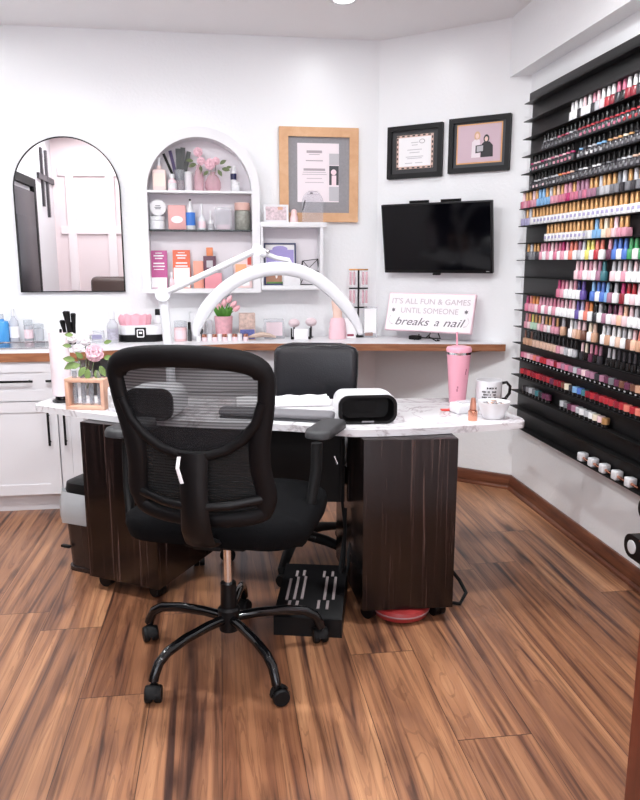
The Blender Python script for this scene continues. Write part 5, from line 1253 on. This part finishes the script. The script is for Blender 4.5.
run(7, 'gel', [(527, (('gold', 'charcoal'), ('silver', 'grey'), ('gold', 'grey'), ('gold', 'charcoal'), ('pink', 'pink'), ('pink', 'white'), ('rose', 'pink'), ('blush', 'white'), ('pink', 'rose'), ('rose', 'white'), ('magenta', 'pink'), ('pink', 'white'), ('coral', 'coral'), ('coral', 'white'), ('mauve', 'silver'), ('silver', 'white'), ('yellow', 'yellow'), ('yellow', 'white'), ('coral', 'red'), ('coral', 'white'), ('coral', 'coral'), ('blush', 'white'), ('blush', 'white'), ('blush', 'white')), 603), (607, (('pink', 'plum'), ('blue', 'blue'), ('blue', 'white'), ('blue', 'blue'), ('green', 'green'), ('green', 'white'), ('green', 'green'), ('blush', 'white'), ('mauve', 'plum'), ('silver', 'mauve'), ('silver', 'white'), ('silver', 'white')), None)], 8)
run(8, 'gel', [(575, (('blush', 'blush'), ('pink', 'pink'), ('blush', 'white'), ('pink', 'blush'), ('blush', 'white'), ('mauve', 'mauve'), ('teal', 'teal'), ('teal', 'white'), ('blush', 'white'), ('mauve', 'nude'), ('blush', 'white'), ('blush', 'white')), 607), (611, (('silver', 'blush'), ('silver', 'white'), ('blush', 'pink'), ('silver', 'white'), ('blush', 'white'), ('silver', 'white'), ('pink', 'white'), ('peach', 'white'), ('pink', 'white'), ('navy', 'navy'), ('mint', 'white')), None)], 9)
run(9, 'gel', [(557, (('magenta', 'rose'), ('rose', 'pink'), ('pink', 'white'), ('blush', 'white'), ('pink', 'white'), ('navy', 'white'), ('purple', 'purple'), ('purple', 'white'), ('silver', 'lavender'), ('silver', 'white'), ('silver', 'white')), 587), (591, (('sky', 'blue'), ('blue', 'white'), ('blue', 'blue'), ('sky', 'sky'), ('blue', 'sky'), ('sky', 'white'), ('sky', 'white')), 608), (608, (('black', 'mauve'), ('silver', 'white'), ('black', 'white'), ('silver', 'white')), 618), (620, (('magenta', 'crimson'), ('red', 'white'), ('red', 'blush'), ('blush', 'white'), ('rose', 'magenta'), ('pink', 'white')), None)], 10)
run(10, 'gel', [(526, (('magenta', 'rose'), ('coral', 'pink'), ('orange', 'pink'), ('orange', 'blush'), ('pink', 'rose'), ('pink', 'white'), ('pink', 'pink'), ('pink', 'white'), ('rose', 'pink'), ('pink', 'white'), ('pink', 'white'), ('blush', 'white'), ('pink', 'white'), ('blush', 'white'), ('purple', 'purple'), ('lavender', 'white'), ('coral', 'coral'), ('orange', 'white'), ('black', 'charcoal'), ('silver', 'white'), ('black', 'mauve'), ('plum', 'white'), ('plum', 'blush'), ('pink', 'peach'), ('peach', 'blush'), ('blush', 'white'), ('silver', 'white'), ('blush', 'white'), ('silver', 'white'), ('blush', 'white'), ('mauve', 'white'), ('mauve', 'white'), ('plum', 'blush')), None)], 11)
run(11, 'slim', [(525, (('pink', 'pink'), ('coral', 'blush'), ('yellow', 'mint'), ('gold', 'mint'), ('gold', 'blush'), ('blush', 'pink'), ('gold', 'blush'), ('gold', 'white'), ('pink', 'pink'), ('gold', 'pink'), ('coral', 'coral'), ('gold', 'coral'), ('orange', 'red'), ('gold', 'red')), 558)], 12)
def nudes(i, px0, k, seed): pass
run_n = [(561, 1), (569, 4), (588, 2), (601, 6), (630, 5)]
segs = []
for px0, k in run_n: segs.append((px0, tuple((('white', 'white'), ('white', 'tan'), ('blush', 'nude'), ('white', 'tan'), ('silver', 'white'), ('blush', 'brown'))[(j + k) % 6] for j in range(k)), None))
def run_k(i, kind, groups, start=0):
    n = start
    for px0, cols in groups:
        y = ycol(px0, i) - .02
        for cap, body in cols:
            if y < YEND: break
            n += 1
            put(kind, y, zs[i], cap, body, None, '%s capped %s polish, %s from the left on the %s filled rack shelf' % (cap, body, ordw(n), SHN[i]), 'nail polish on the %s filled rack shelf' % SHN[i]); y -= PITCH
run_k(11, 'gel', [(561, [('silver', 'tan')]), (569, [('white', 'white'), ('silver', 'nude'), ('blush', 'tan'), ('blush', 'brown')]), (588, [('cream', 'white'), ('nude', 'tan')]), (601, [('white', 'white'), ('silver', 'tan'), ('white', 'white'), ('white', 'nude'), ('silver', 'white'), ('white', 'brown')]), (631, [('blush', 'peach'), ('coral', 'tan'), ('blush', 'orange'), ('pink', 'tan'), ('blush', 'peach')])], 14)
run(12, 'slim', [(524, (('brown', 'tan'), ('black', 'tan'), ('brown', 'tan'), ('black', 'nude')), 556), (557, (('black', 'pink'), ('black', 'blush'), ('black', 'silver'), ('black', 'white'), ('black', 'silver'), ('black', 'sky')), 578), (580, (('blush', 'charcoal'), ('cream', 'black'), ('pink', 'plum'), ('rose', 'black'), ('mauve', 'charcoal')), 600), (606, [('black', 'black'), ('charcoal', 'black'), ('silver', 'black'), ('black', 'charcoal')], None)], 13)
def pt(c, p='grey'): return (c, 'black', {'patch': p})
run(13, 'pot', [(522, tuple(pt(c, 'silver') for c in ('rose', 'pink', 'blush', 'pink', 'coral', 'rose', 'red', 'red', 'rose', 'rose', 'crimson', 'rose', 'mauve', 'rose', 'mauve', 'silver', 'mauve', 'blush', 'mauve', 'mauve', 'charcoal', 'mauve', 'plum', 'grey', 'plum', 'brown', 'plum', 'brown', 'tan', 'peach', 'brown', 'tan', 'nude', 'cream', 'nude', 'blush', 'nude', 'blush', 'cream', 'pink')), None)], 14)
run(14, 'pot', [(522, tuple(pt(c, 'charcoal') for c in ('red', 'crimson', 'red', 'crimson', 'crimson', 'red', 'crimson', 'crimson', 'red', 'plum', 'crimson', 'crimson', 'brown', 'cream', 'charcoal', 'sky', 'blue', 'teal', 'crimson', 'red', 'crimson', 'red', 'red', 'red', 'crimson', 'red', 'coral', 'red', 'coral', 'coral', 'rose', 'red', 'red', 'crimson', 'red', 'red')), None)], 15)
run(15, 'pot', [(524, tuple(pt(c, 'charcoal') for c in ('charcoal', 'grey', 'silver', 'grey', 'teal', 'charcoal', 'plum', 'plum', 'charcoal')), 550), (561, tuple(pt(c, 'charcoal') for c in ('silver', 'grey', 'plum', 'mauve', 'silver', 'white', 'silver', 'white', 'cream', 'blush', 'gold', 'white', 'navy', 'mauve', 'mauve', 'brown')), 608)], 16)
# five little white jars with copper nozzles on the lowest ledge
for k, px in enumerate((583, 593.5, 605, 617.5, 631)):
    zl = zb0 + .0125
    Y = onX(px, 455 + (px - 583) * .42, 1.738).y
    t = thing('white_square_jar', 'white square jar with copper nozzle, %s along the bottom ledge of the rack' % ORD[k], 'jar', (1.738, Y, zl), 0, 'white square jars on the bottom ledge')
    B().box((0, 0, .021), (.042, .040, .042), .006, 3).build('jar_body', PLASW, t)
    b = B(); b.cyl((-.006, -.0203, .018), (-.006, -.075, .016), .007, n=12); b.build('copper_nozzle', ROSEG, t)
# black holders fixed low on the right wall
for k, (px, py, s, lb) in enumerate(((632, 541, .82, 'black wall holder with round white end low on the right wall'), (645, 506, .7, 'small black holder with grey end higher up at the right wall'))):
    p = onX(px, py, 1.745)
    t = thing('wall_holder', lb, 'holder', (1.745, p.y, p.z))
    L = .42
    b = B(); b.grid([[(x_, -y_, z_) for y_, z_ in [(L / 2 - u_, v_) for u_, v_ in rrect(L, .125 * s, .06 * s, 8)]] for x_ in (-.045 * s, .045 * s)]); b.build('holder_body', BLACK, t)
    B().lathe([(0, 0), (.036 * s, 0), (.036 * s, .004), (.024 * s, .006), (0, .006)], (-.0455 * s, -.062, 0), 24, axis=(-1, 0, 0)).build('round_end', PLASW if k == 0 else LGREY, t)
    B().box((-.046 * s, -L / 2 - .05, .058 * s), (.006, L * .7, .006)).build('copper_strip', ROSEG, t)
    B().box((.048, -L / 2, 0), (.012, L * .5, .05)).build('wall_plate', BLACK, t)
# ------------------------------------------------------------------ camera, world, view
cd = bpy.data.cameras.new('camera'); cam = bpy.data.objects.new('camera', cd); COL.objects.link(cam)
cd.sensor_fit = 'VERTICAL'; cd.sensor_height = 36; cd.lens = F0 / 800 * 36; cd.clip_start = .02
cam.matrix_world = Mx.Translation(CP) @ Mx((RT, UP, -FW)).transposed().to_4x4()
sc = bpy.context.scene; sc.camera = cam
w = bpy.data.worlds.new('world'); sc.world = w; w.use_nodes = True
w.node_tree.nodes['Background'].inputs[0].default_value = (.9, .93, 1, 1); w.node_tree.nodes['Background'].inputs[1].default_value = 4.5
sc.view_settings.view_transform = 'Standard'; sc.view_settings.look = 'None'; sc.view_settings.gamma = 1; sc.view_settings.use_curve_mapping = False
sc.view_settings.exposure = -0.05
